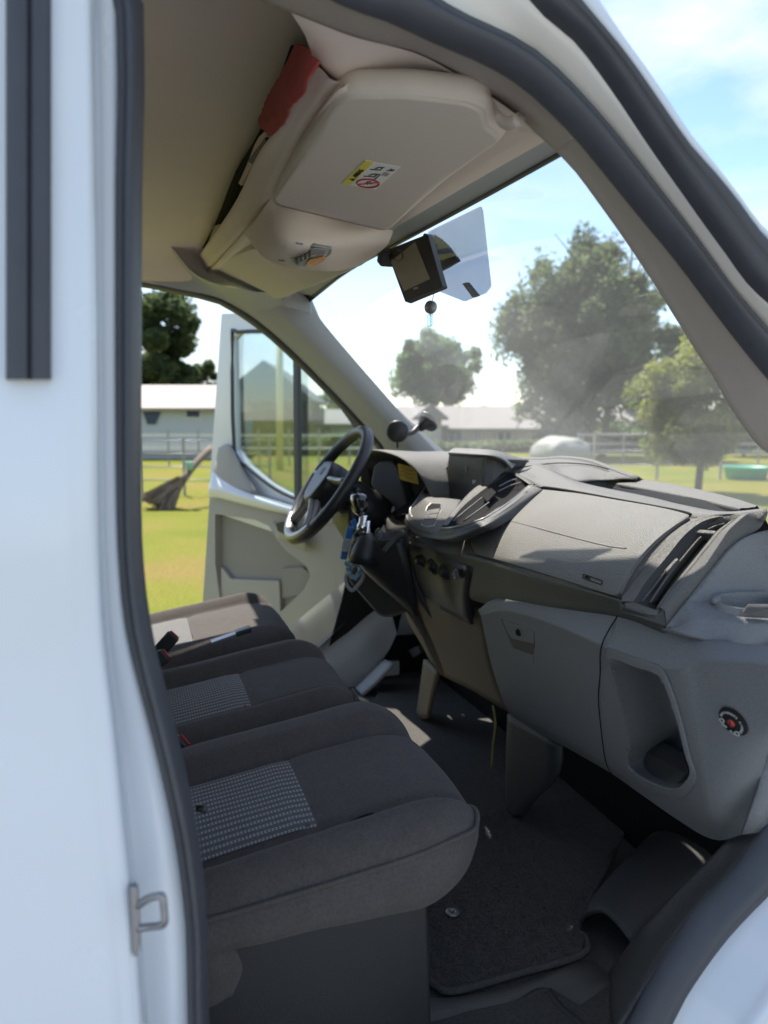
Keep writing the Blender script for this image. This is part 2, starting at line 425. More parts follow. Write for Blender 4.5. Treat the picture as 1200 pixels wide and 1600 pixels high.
def tree(px, ptop, hw, dist, label, lm, trunks=1, base_z=0, low=.25, n=9000, leaf=.16, droop=0, group='trees around the field', seed=1, clumps=40, shape=1.0, name='tree'):
    rnd = random.Random(seed); root = P(px, 655, D=dist); root.z = base_z
    top = P(px, ptop, D=dist).z; hwm = hw / FPX * dist; H = top - base_z
    t = empty(name, label, 'tree', group)
    c0 = Vector((root.x, root.y, base_z + H * (low + (1 - low) / 2))); ry = H * (1 - low) / 2
    # trunk and limbs
    tr_v = []
    for k in range(trunks):
        off = Vector((rnd.uniform(-1, 1), rnd.uniform(-1, 1), 0)) * hwm * (.35 if trunks > 1 else .02)
        b0 = root + off * .6; r0 = H * (.022 if trunks == 1 else .016)
        pts = [b0, b0 + Vector((off.x * .2, off.y * .2, H * .3)), b0 + Vector((off.x * .5 + rnd.uniform(-.2, .2), off.y * .5, H * .6)), b0 + Vector((off.x * .6, off.y * .6, H * .88))]
        tube('trunk', pts, r0, BARK, t, 7, sub=3, radii=[r0, r0 * .8, r0 * .5, r0 * .1])
        for j in range(5):
            s = pts[1].lerp(pts[2], rnd.random()); a = rnd.uniform(0, 6.28)
            e = s + Vector((math.cos(a) * hwm * .6, math.sin(a) * hwm * .6, H * rnd.uniform(.1, .3)))
            tube('limb', [s, s.lerp(e, .5) + Vector((0, 0, H * .03)), e], r0 * .4, BARK, t, 5, sub=3, radii=[r0 * .4, r0 * .25, r0 * .08])
    cl = []
    while len(cl) < clumps:
        q = Vector((rnd.uniform(-1, 1), rnd.uniform(-1, 1), rnd.uniform(-1, 1)))
        l = q.length
        if l > 1 or l < .35: continue
        wz = 1 - .35 * max(0, q.z) ** 2 * shape
        k_ = rnd.uniform(.68, 1.06); cl.append((Vector((q.x * hwm * .84 * wz * k_, q.y * hwm * .84 * wz * k_, q.z * ry * .86 * k_)), rnd.uniform(.10, .30) * min(hwm, ry)))
    v, f = [], []
    for i in range(n):
        c, r = cl[rnd.randrange(len(cl))]
        d = Vector((rnd.gauss(0, 1), rnd.gauss(0, 1), rnd.gauss(0, .8)))
        d = d.normalized() * r * rnd.random() ** .45
        p = c0 + c + d
        if droop: p.z -= droop * abs(d.x + d.y) * rnd.random() * 2
        a = Vector((rnd.gauss(0, 1), rnd.gauss(0, 1), rnd.gauss(0, .6))).normalized(); bq = a.orthogonal().normalized()
        s = leaf * rnd.uniform(.6, 1.3)
        k = len(v); v += [p - a * s, p + bq * s * .45, p + a * s, p - bq * s * .45]; f.append((k, k + 1, k + 2, k + 3))
    tag(pydata('crown', v, f, lm, t), kind='stuff')
    return t

tree(680, 508, 88, 50, 'round-crowned green tree standing alone behind the long house roof', LM['mid'], n=22000, leaf=.17, seed=3, low=.2, clumps=90, shape=.3)
tree(905, 330, 140, 30, 'tall loose grey-green tree with several trunks, sky showing through', LM['grey'], trunks=5, n=48000, leaf=.12, seed=5, low=.03, droop=.55, clumps=150)
tree(1085, 508, 112, 15, 'bright lime-leaved small tree at the fence, nearest the windscreen', LM['lime'], trunks=2, n=26000, leaf=.055, seed=8, low=.06, clumps=60)
tree(245, 430, 90, 44, 'dark tree looming behind the pink-roofed caravan', LM['dark'], n=22000, leaf=.2, seed=11, low=.1, clumps=60)
tree(320, 560, 45, 52, 'lower dark bush at the right end of the caravan roof', LM['dark'], n=5000, leaf=.22, seed=12, low=.1)
tree(515, 600, 60, 48, 'low green tree seen through the open door quarter glass', LM['mid'], n=7000, leaf=.2, seed=13, low=.1)
tree(1010, 440, 75, 42, 'hazy tree filling the gap behind the lime tree', LM['grey'], n=8000, leaf=.2, seed=15, low=.1, trunks=2)
tree(780, 625, 70, 70, 'low distant tree between round tree and tall tree', LM['grey'], n=4000, leaf=.3, seed=16, low=.05)
tree(1165, 600, 60, 30, 'bushy tree at the far right edge of the windscreen', LM['mid'], n=5000, leaf=.15, seed=18, low=.1)

RED = mat('brick_red_paint', (.35, .03, .03), .4); WALLW = mat('pale_cladding', (.42, .45, .48), .7, var=.05); ROOFP = mat('pinkish_roof_sheet', (.29, .255, .24), .7, var=.15)
DARKW = mat('dark_timber', (.05, .045, .04), .8, var=.25, vscale=2); TILE = mat('weathered_roof', (.23, .215, .205), .85, var=.2, vscale=3)
WIN = mat('dark_window', (.02, .025, .03), .15); RENDER_ = mat('cream_render', (.40, .38, .34), .85, var=.12); GREYR = mat('dark_slate', (.09, .09, .095), .7, var=.2)
POLE = mat('yellow_pole_paint', (.60, .50, .20), .6); RAIL = mat('white_rail', (.62, .60, .56), .7); POSTM = mat('fence_post_wood', (.30, .28, .26), .85, var=.2)
TARP = mat('grey_tarpaulin', (.27, .275, .25), .7, bump2=1, b2scale=5); GREEN = mat('mint_green_plastic', (.10, .42, .30), .5); TEAL = mat('teal_plastic', (.25, .50, .48), .5); STRAW = mat('brush_twigs', (.17, .13, .10), .95, var=.4, vscale=60)

def wallbox(name, x0, x1, ztop, dist, depth, m, parent, zb=0, dy=0):
    """upright box facing the van between two picture columns"""
    a = P(x0, 655, D=dist); b = P(x1, 655, D=dist); a.z = b.z = zb
    back = (b - a).cross(Vector((0, 0, 1))).normalized()
    if back.dot(a - CAM) < 0: back = -back
    v = [a, b, b + back * depth, a + back * depth]; v = v + [p + Vector((0, 0, ztop - zb)) for p in v]
    return pydata(name, v, [(0, 1, 5, 4), (1, 2, 6, 5), (2, 3, 7, 6), (3, 0, 4, 7), (4, 5, 6, 7), (3, 2, 1, 0)], m, parent), a, b, back

def zat(py, dist): return P(600, py, D=dist).z
def gable(name, a, b, back, depth, z0, z1, over, m, parent, ridge_along=True):
    u = (b - a).normalized(); a = a - u * over - back * over; b = b + u * over - back * over; d = depth + 2 * over
    up = Vector((0, 0, 1))
    if ridge_along:
        A = [a + up * (z0 - a.z), b + up * (z0 - b.z)]; C = [p + back * d for p in A]; Rg = [p + back * d / 2 + up * (z1 - z0) for p in A]
        v = A + Rg + C; f = [(0, 1, 3, 2), (2, 3, 5, 4), (0, 2, 4), (1, 5, 3)]
    else:
        A = [a + up * (z0 - a.z), b + up * (z0 - b.z)]; mid = (A[0] + A[1]) / 2 + up * (z1 - z0)
        v = [A[0], mid, A[1]] + [p + back * d for p in (A[0], mid, A[1])]; f = [(0, 1, 4, 3), (1, 2, 5, 4), (0, 2, 1), (3, 4, 5)]
    o = pydata(name, v, f, m, parent); solid(o, .12, 0); return o

def patch(name, pts, m, parent, off=.05, th=.05, dist=None):
    p = [P(x, y, D=dist) for x, y in pts]
    return slab(name, p, m, parent, th, 0, 0, lift=off)

# caravan under a pinkish roof, left
cv = empty('caravan', 'pale grey mobile home under a pinkish sheet roof', 'mobile home'); D_ = 28.0
_, a, b, bk = wallbox('wall', 150, 342, zat(636, D_), D_, 4, WALLW, cv)
gable('roof', a, b, bk, 4, zat(640, D_), zat(600, D_), .35, ROOFP, cv)
wn = patch('window', [(224, 644), (252, 644), (243, 663), (231, 663)], WIN, cv, .06, .04, D_); wn2 = patch('window', [(292, 636), (312, 636), (312, 652), (292, 652)], WIN, cv, .06, .04, D_)
for q, pr in (([(290, 634), (314, 634), (314, 654), (290, 654)], wn2),): patch('frame', q, RAIL, pr, .03, .03, D_)
patch('skirt', [(150, 690), (342, 690), (342, 706), (150, 706)], RAIL, cv, .08, .05, D_)
# dark barn seen through the door glass
bn = empty('barn', 'dark timber barn with a steep gable and a blue door', 'barn'); D_ = 36.0
_, a, b, bk = wallbox('wall', 352, 478, zat(625, D_), D_, 8, DARKW, bn)
gable('roof', a, b, bk, 8, zat(627, D_), zat(566, D_), .4, GREYR, bn, False)
patch('door', [(384, 655), (394, 655), (394, 694), (384, 694)], M['blue'], bn, .05, .05, D_)
patch('window', [(420, 640), (436, 640), (436, 660), (420, 660)], WIN, bn, .05, .05, D_)
st = empty('stable', 'low grey lean-to stable right of the dark barn', 'stable'); D_ = 38.0
_, a, b, bk = wallbox('wall', 482, 600, zat(662, D_), D_, 5, WALLW, st); gable('roof', a, b, bk, 5, zat(664, D_), zat(640, D_), .5, TILE, st)
patch('doorway', [(500, 668), (516, 668), (516, 698), (500, 698)], WIN, st, .05, .05, D_)
# long house behind the dash
hs = empty('house', 'long low house with a pale weathered roof and small gable', 'house'); D_ = 38.0
_, a, b, bk = wallbox('wall', 640, 832, zat(671, D_), D_, 7, RENDER_, hs, -.4); gable('roof', a, b, bk, 7, zat(671, D_), zat(634, D_), .5, TILE, hs)
for x0, x1 in ((700, 722), (740, 752), (776, 800)):
    wq = patch('window', [(x0, 676), (x1, 676), (x1, 704), (x0, 704)], WIN, hs, .06, .05, D_)
    for xa in (x0, (x0 + x1) / 2 - .7, x1 - 1.5): patch('frame', [(xa, 676), (xa + 1.5, 676), (xa + 1.5, 704), (xa, 704)], RAIL, wq, .09, .05, D_)
_, a, b, bk = wallbox('porch', 655, 690, zat(655, 36.5), 36.5, 1.4, RENDER_, hs, -.4); gable('porch_roof', a, b, bk, 1.4, zat(655, 36.5), zat(632, 36.5), .3, TILE, hs, False)
sh = empty('shed', 'dark open-fronted shed right of the long house', 'shed'); D_ = 40.0
_, a, b, bk = wallbox('wall', 838, 1060, zat(658, D_), D_, 5, DARKW, sh); gable('roof', a, b, bk, 5, zat(659, D_), zat(642, D_), .5, TILE, sh)
for x0, x1 in ((856, 888), (905, 930), (950, 985), (1005, 1040)): patch('doorway', [(x0, 668), (x1, 668), (x1, 706), (x0, 706)], WIN, sh, .05, .05, D_)
tp = P(876, 700, D=24); tp.z = 0
bm = bmesh.new(); bmesh.ops.create_icosphere(bm, subdivisions=4, radius=1)
for q in bm.verts:
    n_ = mnoise.noise(q.co * 2.3) * .10 - .05 * abs(mnoise.noise(Vector((q.co.x * 5, q.co.y * 2, q.co.z * 2)))); q.co *= 1 + n_; q.co.x = math.copysign(abs(q.co.x) ** .5, q.co.x); q.co.z = math.copysign(abs(q.co.z) ** .75, q.co.z)
    q.co = Vector((q.co.x * .95, q.co.y * .8, max(-.5, q.co.z) * .62)) + tp + Vector((0, 0, .30))
me = bpy.data.meshes.new('covered_trailer'); bm.to_mesh(me); bm.free()
for p in me.polygons: p.use_smooth = True
tag(new('covered_trailer', me, TARP), 'rounded heap under a pale grey sheet, in front of the shed', 'covered heap')
# yellow pole
pb = P(437, 735, Z=0); pt = P(437, 527, D=(pb - CAM).dot(C_F))
tag(tube('pole', [pb, pb.lerp(pt, .5), pt], .10, POLE, None, 10, sub=1), 'tall yellow pole standing in the field behind the open door', 'pole')
# fences
def fence(name, label, x0, x1, n, dist, h, rails, wire=False, railm=RAIL, postm=POSTM, pw=.05):
    f = empty(name, label, 'fence'); a = P(x0, 655, D=dist); b = P(x1, 655, D=dist)
    for i in range(n):
        p = a.lerp(b, i / (n - 1)); box('post', (p.x, p.y, h / 2), (pw, pw, h), postm, f)
    for z in rails:
        q = [Vector((p.x, p.y, z)) for p in (a, b)]
        if wire: tube('wire', q, .012, M['steel'], f, 5, sub=1)
        else: bar('rail', q[0], q[1], .03, .075, railm, f)
fence('rail_fence', 'white two-rail fence in front of the caravan and the barn', 120, 640, 12, 24, 1.15, (.55, .95))
fence('wire_fence', 'wire fence on grey posts crossing the grass beside the broom', 150, 420, 5, 14.5, 1.1, (.3, .55, .8, 1.05), True)
fence('wire_fence', 'wire fence with dark posts running behind the lime tree', 930, 1330, 5, 18.5, 1.15, (.35, .7, 1.1), True)
fence('paddock_fence', 'weathered three-rail paddock fence beyond the lime tree', 905, 1330, 7, 25, 1.0, (.35, .65, .95), False, POSTM, POSTM)
def hedge(name, label, x0, x1, dist, h, seed, lm):
    rnd = random.Random(seed); a = P(x0, 655, D=dist); b = P(x1, 655, D=dist); v = []; f = []
    for i in range(9000):
        t = rnd.random(); p = a.lerp(b, t); hh = h * (.75 + .5 * mnoise.noise(Vector((t * 9, seed, 0)))); p.z = hh * rnd.random() ** .6
        p += V3((rnd.gauss(0, .35), rnd.gauss(0, .35), 0)); s = rnd.uniform(.08, .17)
        q = V3((rnd.gauss(0, 1), rnd.gauss(0, 1), rnd.gauss(0, .6))).normalized(); r = q.orthogonal().normalized(); k = len(v)
        v += [p - q * s, p + r * s * .5, p + q * s, p - r * s * .5]; f.append((k, k + 1, k + 2, k + 3))
    tag(pydata(name, v, f, lm), label, 'hedge', None, 'stuff')
hedge('hedge', 'overgrown hedge below the long house and the shed', 640, 1010, 34, .55, 3, LM['grey'])
hedge('hedge', 'leafy hedge behind the white paddock fence', 930, 1400, 33, 1.3, 5, LM['mid'])
hedge('hedge', 'low hedge under the barn seen through the door glass', 420, 640, 31, .9, 7, LM['grey'])
# besom
bs = empty('besom', 'big twiggy besom head-down against the wire fence', 'besom'); D_ = 12.5
hp = [P(330, 700, D=D_ + 1), P(305, 725, D=D_ + .4), P(285, 752, D=D_)]
tube('handle', hp, .06, STRAW, bs, 8, sub=3)
rnd = random.Random(4); v = []; f = []
for i in range(520):
    s = P(283 + rnd.uniform(-6, 6), 750 + rnd.uniform(-5, 5), D=D_ + rnd.uniform(-.1, .1)); u_ = rnd.uniform(-1, 1)
    e = P(246 + u_ * 20 + rnd.uniform(-8, 8), 787 + u_ * 10 + rnd.uniform(-8, 6), D=D_ + rnd.uniform(-.25, .25))
    wv = Vector((rnd.uniform(-1, 1), rnd.uniform(-1, 1), rnd.uniform(-1, 1))) * .018; k = len(v); v += [s - wv, s + wv, e + wv, e - wv]; f.append((k, k + 1, k + 2, k + 3))
tag(pydata('bristles', v, f, STRAW, bs), kind='stuff')
tb = P(296, 728, D=12.6); tag(lathe('bucket', [(.05, -.07), (.07, .06), (.075, .07), (.065, .07), (.05, .0)], tb, (0, 0, 1), TEAL), 'small turquoise bucket hung beside the besom handle', 'bucket')
# parked red car, small
rc = empty('parked_car', 'small red car parked far behind the steering wheel rim', 'car'); D_ = 40.0; c = P(560, 655, D=D_); c.z = 0
u = (P(600, 655, D=D_) - P(500, 655, D=D_)).normalized(); fwd = u.cross(Vector((0, 0, 1)))
def sect(w_, z, l0, l1): return [c + u * l0 + fwd * w_ + Vector((0, 0, z)), c + u * l1 + fwd * w_ + Vector((0, 0, z))]
body = []
for z, l0, l1, hw in ((.3, -1.9, 1.9, .8), (.75, -2.0, 2.0, .85), (.9, -1.8, 1.9, .8), (1.35, -.9, 1.0, .62)):
    body.append([c + u * l0 + fwd * hw + Vector((0, 0, z)), c + u * l1 + fwd * hw + Vector((0, 0, z)), c + u * l1 - fwd * hw + Vector((0, 0, z)), c + u * l0 - fwd * hw + Vector((0, 0, z))])
v = [p for r in body for p in r]; f = [(3, 2, 1, 0), (12, 13, 14, 15)] + [(i * 4 + k, i * 4 + (k + 1) % 4, i * 4 + 4 + (k + 1) % 4, i * 4 + 4 + k) for i in range(3) for k in range(4)]
solid(pydata('body', v, f, RED, rc), 0, 0, .08, 3)
for s in (-1, 1):
    gp = [body[2][0 if s < 0 else 3], body[2][1 if s < 0 else 2], body[3][1 if s < 0 else 2], body[3][0 if s < 0 else 3]]; cc = sum(gp, Vector()) / 4
    slab('window', [cc + (p - cc) * .86 for p in gp], WIN, rc, .03, 0, 0, lift=.02)
    for l in (-1.2, 1.2): lathe('wheel', [(.30, -.1), (.30, .1)], c + u * l + fwd * s * .75 + Vector((0, 0, .3)), fwd, M['matte'], rc)
g = P(1165, 748, Z=.0); tag(lathe('tub', [(.45, 0), (.52, .28), (.55, .30), (.49, .30), (.44, .08), (0, .06)], (g.x, g.y, 0), (0, 0, 1), GREEN, None, 32), 'low mint-green tub on the grass behind the wire fence', 'tub')

# ------------------------------------------------------------------ the van: shell, aperture, glass
van = empty('van', 'white van seen through its open passenger doorway, cab interior showing', 'van')
def xs(z): return .965 - .065 * max(0, (z - 1.1) / .75) ** 1.5     # seal face of the doorway leans in towards the roof
def xo(d): return lambda z: xs(z) + d
V3 = Vector
# rear edge of the doorway (B-pillar): crease, flange, seal
yy = [1700, 1600, 1450, 1300, 1150, 1000, 900, 800, 600, 300, 0, -90]
cre = [228, 221, 210, 193, 178, 161, 155, 151, 149, 146, 141, 140]
so_ = [294, 292, 289, 270, 236, 197, 185, 180, 178, 178, 178, 178]
si_ = [328, 327, 325, 309, 278, 240, 226, 221, 221, 222, 224, 225]
SO = [P(x, y, X=xo(.0)) for x, y in zip(so_, yy)]; SI = [P(x, y, X=xo(-.012)) for x, y in zip(si_, yy)]
CR = [P(x, y, X=xo(.052)) for x, y in zip(cre, yy)]
# head of the doorway and A-pillar
SIt = [(535, 6), (617, 35), (675, 64), (733, 87), (792, 117), (838, 152), (897, 210), (955, 280), (1002, 338), (1060, 408), (1130, 501), (1200, 589)]
SOt = [(681, 0), (733, 29), (803, 61), (850, 93), (908, 152), (967, 222), (1025, 297), (1083, 373), (1142, 455), (1200, 519)]
TI = [(404, 0), (454, 19), (492, 35), (554, 58), (617, 75), (646, 82), (704, 111), (751, 140), (809, 181), (844, 216), (868, 236)]
AP = [(885, 251), (920, 297), (967, 362), (1025, 449), (1083, 542), (1118, 595), (1150, 652), (1185, 692), (1200, 712)]
T2 = [(835, 0), (873, 29), (920, 82), (967, 146), (1025, 233), (1083, 315), (1142, 397), (1200, 467)]
T3 = [(902, 0), (943, 47), (996, 117), (1048, 192), (1083, 239), (1142, 303), (1200, 379)]
T4 = [(937, 0), (967, 47), (1025, 128), (1083, 216), (1142, 286), (1200, 362)]
def rs(poly, n):
    """resample polyline to n points by length"""
    d = [0]
    for a, b in zip(poly, poly[1:]): d.append(d[-1] + (b - a).length)
    out = []
    for k in range(n):
        t = d[-1] * k / (n - 1); i = 0
        while i < len(d) - 2 and d[i + 1] < t: i += 1
        s = (t - d[i]) / max(1e-9, d[i + 1] - d[i]); out.append(poly[i].lerp(poly[i + 1], min(1, s)))
    return out
def path(pre, px, off, post, n):
    pts = [V3(p) for p in pre] + [P(x, y, X=xo(off)) for x, y in px] + [V3(p) for p in post]
    return rs(crom(pts, 6), n)
def at(y, z, d): return (xs(z) + d, y, z)
NN = 46
front_low = lambda d, o: [at(.735 + o, 1.42, d), at(.765 + o, 1.30, d), at(.765 + o, 1.18, d), at(.735 + o, 1.07, d)]
si = path([at(.03, 1.815, -.012), at(.10, 1.842, -.012)], SIt, -.012, front_low(-.012, 0), NN)
so2 = path([at(.0, 1.845, .0), at(.10, 1.872, 0), at(.2, 1.872, .0)], SOt, 0, front_low(0, .045), NN)
so_p = V3(SO[-1])
# seal: one bulged band round the doorway
low_si = [P(x, y, X=xo(-.012)) for x, y in ((1200, 1290), (1160, 1350), (1100, 1412), (1040, 1500), (985, 1600))] + [V3(at(.40, .62, -.012)), V3(at(.28, .55, -.012)), V3(at(.15, .57, -.012)), V3(at(.06, .70, -.012))]
low_so = [P(x, y, X=xo(.0)) for x, y in ((1215, 1372), (1182, 1408), (1135, 1457), (1080, 1530), (1042, 1600))] + [V3(at(.41, .57, 0)), V3(at(.28, .50, 0)), V3(at(.14, .52, 0)), V3(at(.03, .70, 0))]
NS = 150
loop_i = rs(crom(SI[1:-1] + [V3(at(-.002, 1.785, -.012))] + si + low_si, 2, True), NS)
loop_o = rs(crom(SO[1:-1] + [V3(at(-.035, 1.80, 0))] + so2 + low_so, 2, True), NS)
def align(A, B):
    return [min(B, key=lambda q: (q - a).length) for a in A]
loop_o2 = align(loop_i, rs(loop_o, 900))
def mids(A, B, t, dx): return [a.lerp(b, t) + V3((dx, 0, 0)) for a, b in zip(A, B)]
seal = surf('door_seal', [mids(loop_i, loop_i, 0, -.004), loop_i, mids(loop_i, loop_o2, .14, .010), mids(loop_i, loop_o2, .40, .017), mids(loop_i, loop_o2, .60, .0165), mids(loop_i, loop_o2, .70, .012), mids(loop_i, loop_o2, .88, .011), mids(loop_i, loop_o2, 1.02, -.004)], M['seal'], van, nu=1, nv=3, closed=True)
# white body: flange and outer skin behind the doorway
so_r = SO; NB = len(SO)
skin = []
for i in range(NB):
    f = SO[i]; c = CR[i]; b = V3((xs(c.z) + .060, c.y - .012, c.z))
    skin.append([f + V3((-.006, .012, 0)), f.lerp(c, .45) + V3((-.008, 0, 0)), f.lerp(c, .85) + V3((-.004, 0, 0)), c, b, V3((xs(c.z) + .064, c.y - .06, c.z)), V3((xs(c.z) + .066, -.4, c.z)), V3((xs(c.z) + .066, -1.6, c.z))])
bz = skin[0]; skin.insert(0, [V3((p.x, p.y + .0, .45)) for p in bz]); skin.append([V3((p.x - .03, p.y, 2.0)) for p in skin[-1]])
surf('side_panel', [[r[k] for r in skin] for k in range(8)], M['white'], van, nu=3, nv=4)
tube('panel_seam', [p + V3((.0006, .004, 0)) for p in CR[1:-1]], .0011, mat('seam_sealer', (.42, .47, .52), .6), van, 5, sub=3)
# black vertical trim on the skin
tr = [P(x, y, X=xo(.069)) for x, y in ((9, -60), (82, -60), (82, 200), (82, 400), (77, 592), (70, 597), (8, 589), (9, 400), (10, 200))]
for_trim = [[P(a, y, X=xo(d)) for y in (-80, 150, 400, 593)] for a, d in ((10, .060), (11, .073), (40, .077), (46, .071), (52, .077), (78, .073), (80, .060))]
surf('pillar_trim_strip', for_trim, M['seal'], van, nu=5, nv=2)
tc0 = [for_trim[k][-1] for k in range(7)]
pydata('trim_strip_end', tc0, [tuple(range(7))], M['seal'], van)
# head of the doorway: cream flange, outer seal, white gutter
n2 = 30
c1 = path([at(.10, 1.885, .004), at(.2, 1.89, .004)], SOt, .0, front_low(0, .045)[:2], n2)
c2 = path([at(.10, 1.94, .03), at(.25, 1.935, .03)], T2, .03, [at(.80, 1.45, .03), at(.86, 1.32, .03)], n2)
c3 = path([at(.10, 1.96, .045), at(.26, 1.955, .045)], T3, .045, [at(.83, 1.47, .045), at(.9, 1.34, .045)], n2)
c4 = path([at(.10, 1.975, .04), at(.27, 1.965, .04)], T4, .04, [at(.85, 1.48, .04), at(.92, 1.36, .04)], n2)
mid = lambda A, B, t, dx: [a.lerp(b, t) + V3((dx, 0, 0)) for a, b in zip(A, B)]
surf('doorway_flange', [[p + V3((-.004, 0, 0)) for p in c1], mid(c1, c2, .3, -.006), mid(c1, c2, .7, -.002), [p + V3((-.006, 0, 0)) for p in c2]], M['cream'], van, nu=2, nv=3)
surf('outer_seal', [[p + V3((-.014, 0, 0)) for p in c2], mid(c2, c3, .1, .006), mid(c2, c3, .35, .011), mid(c2, c3, .5, .009), mid(c2, c3, .65, .011), mid(c2, c3, .95, .006), [p + V3((-.014, 0, 0)) for p in c3]], M['seal'], van, nu=2, nv=3)
rf = [V3((p.x - .10, p.y + .02, p.z + .02)) for p in c4]
surf('roof_gutter', [[p + V3((-.006, 0, 0)) for p in c3], mid(c3, c4, .4, .004), c4, [V3((p.x - .03, p.y + .008, p.z + .010)) for p in c4], rf], M['white'], van, nu=2, nv=3)
rfs = [p for p in rf if p.y < .26]
surf('roof_side', [rfs, [V3((.84, p.y, 2.0)) for p in rfs], [V3((.78, p.y, 2.045)) for p in rfs]], M['white'], van, nu=1, nv=3)
slab('scuttle_panel', [(1.02, y, z) for y, z in ((.80, 1.05), (.83, 1.30), (.95, 1.33), (1.55, 1.16), (1.55, .70), (.95, .80))], M['white'], van, .03, .03, .008)
# front wing below and ahead of the doorway
wing = []
for p in low_so[:7]:
    d_ = V3((0, .80, -.35)).normalized()
    wing.append([p + V3((-.006, 0, 0)), p + d_ * .012 + V3((.004, 0, 0)), p + d_ * .035 + V3((.04, 0, 0)), p + d_ * .06 + V3((.062, 0, 0)), p + d_ * .22 + V3((.075, 0, 0)), p + d_ * .6 + V3((.06, 0, 0))])
surf('front_wing', [[r[k] for r in wing] for k in range(6)], M['white'], van, nu=4, nv=4)
# interior trim between seal and cab: head trim and A-pillar trim
ti = [P(x, y, X=lambda z: xs(z) - .10) for x, y in TI]; ap = [P(x, y, X=lambda z: xs(z) - .09) for x, y in AP]
hd = rs([V3(at(.03, 1.83, -.02)), V3(at(.10, 1.852, -.02))] + [P(x, y, X=xo(-.02)) for x, y in SIt[:7]], 14)
ti_ = rs([V3((.80, .0, 1.90))] + ti, 14)
surf('doorway_head_trim', [[p + V3((-.004, 0, .02)) for p in ti_], ti_, mid(ti_, hd, .5, .012), hd], M['trim'], van, nu=3, nv=3)
a_in = rs(crom([P(868, 236, X=lambda z: xs(z) - .10)] + ap + [V3((.865, .84, 1.38)), V3((.88, .92, 1.30))], 3), 20)
a_out = rs(crom([P(x, y, X=xo(-.02)) for x, y in SIt[6:]] + [V3(at(.735, 1.42, -.02)), V3(at(.765, 1.30, -.02)), V3(at(.765, 1.18, -.02))], 3), 20)
surf('windscreen_pillar_trim', [[p + V3((-.0, .03, .01)) for p in a_in], a_in, mid(a_in, a_out, .15, .012), mid(a_in, a_out, .6, .012), a_out], M['trim'], van, nu=2, nv=3)
# windscreen
def wedge(s, u):
    """s 0..1 left to right, u 0 top to 1 bottom"""
    l = V3((-.72, .50, 1.80)).lerp(V3((-.80, 1.00, 1.27)), u); r = V3((.80, .49, 1.80)).lerp(V3((.90, .93, 1.27)), u)
    p = l.lerp(r, s); b = 4 * s * (1 - s); p.y += b * (.02 + .12 * u); p.z += b * .03 * (1 - u); return p
surf('windscreen', [[wedge(s / 6, u / 4) for s in range(7)] for u in range(-1, 5)], M['glass'], van, nu=3, nv=3)
surf('windscreen_frit', [[wedge(s / 6, u) + V3((0, -.004, -.003)) for s in range(7)] for u in (-.24, -.1, .015)], M['matte'], van, nu=3, nv=2)
# roof skin, bulkhead and far side
box('roof', (.03, -.49, 2.02), (1.72, 2.12, .03), M['white'], van)
box('bulkhead', (.03, -.55, 1.25), (1.80, .03, 1.45), M['trim'], van)
box('cab_floor', (.03, .18, .53), (1.80, 1.62, .04), M['carpet'], van)
surf('firewall', [[(-.86, .98, .5), (0, .99, .5), (.90, .98, .5)], [(-.86, 1.06, 1.25), (0, 1.1, 1.22), (.92, 1.0, 1.25)]], M['matte'], van, nu=3, nv=3, thick=.02)
surf('far_kick_panel', [[(-.90, .70, 1.2), (-.90, .68, .95), (-.90, .62, .72), (-.90, .55, .5)], [(-.87, 1.1, 1.25), (-.87, 1.1, .95), (-.87, 1.1, .72), (-.87, 1.1, .5)]], M['matte'], van, nu=2, nv=2, thick=.01)
# far (driver's side) doorway: head, A-pillar, sill
lh = [(180, 436), (222, 439), (283, 451), (346, 466), (383, 487), (417, 512), (450, 541), (492, 582), (533, 624), (575, 670), (605, 708)]
xl = lambda z: -.885 + .06 * max(0, (z - 1.1) / .75) ** 1.5
LD = rs(crom([P(x, y, X=xl) for x, y in lh] + [V3((-.885, .83, 1.2)), V3((-.885, .82, 1.0)), V3((-.885, .70, .80)), V3((-.885, .55, .66))], 3), 30)
lg = [(462, 452), (473, 474), (483, 499), (517, 541), (575, 607), (617, 653), (683, 712)]
LG = [P(x, y, X=lambda z: xl(z) + .105) for x, y in lg]
pa = [P(x, y, X=xl) for x, y in lh[3:]] + [V3((-.885, .85, 1.2))]
A0 = rs(crom(pa, 3), 16); A1 = rs(crom(LG + [V3((-.775, .99, 1.27))], 3), 16)
surf('far_pillar_trim', [[p + V3((-.03, .0, 0)) for p in A0], A0, mid(A0, A1, .10, .018), mid(A0, A1, .45, .03), mid(A0, A1, .62, .03), A1, [p + V3((0, .03, .01)) for p in A1]], M['pillar'], van, nu=2, nv=3)
surf('far_door_seal', [[p + V3((-.02, .01, .01)) for p in LD], [p + V3((-.006, .004, 0)) for p in LD], [p + V3((-.004, -.008, -.006)) for p in LD], [p + V3((-.03, -.012, -.012)) for p in LD]], M['seal'], van, nu=1, nv=2)
fs = rs([LD[i] for i in range(16, 30)] + [V3((-.885, .3, .60)), V3((-.885, -.3, .58))], 18)
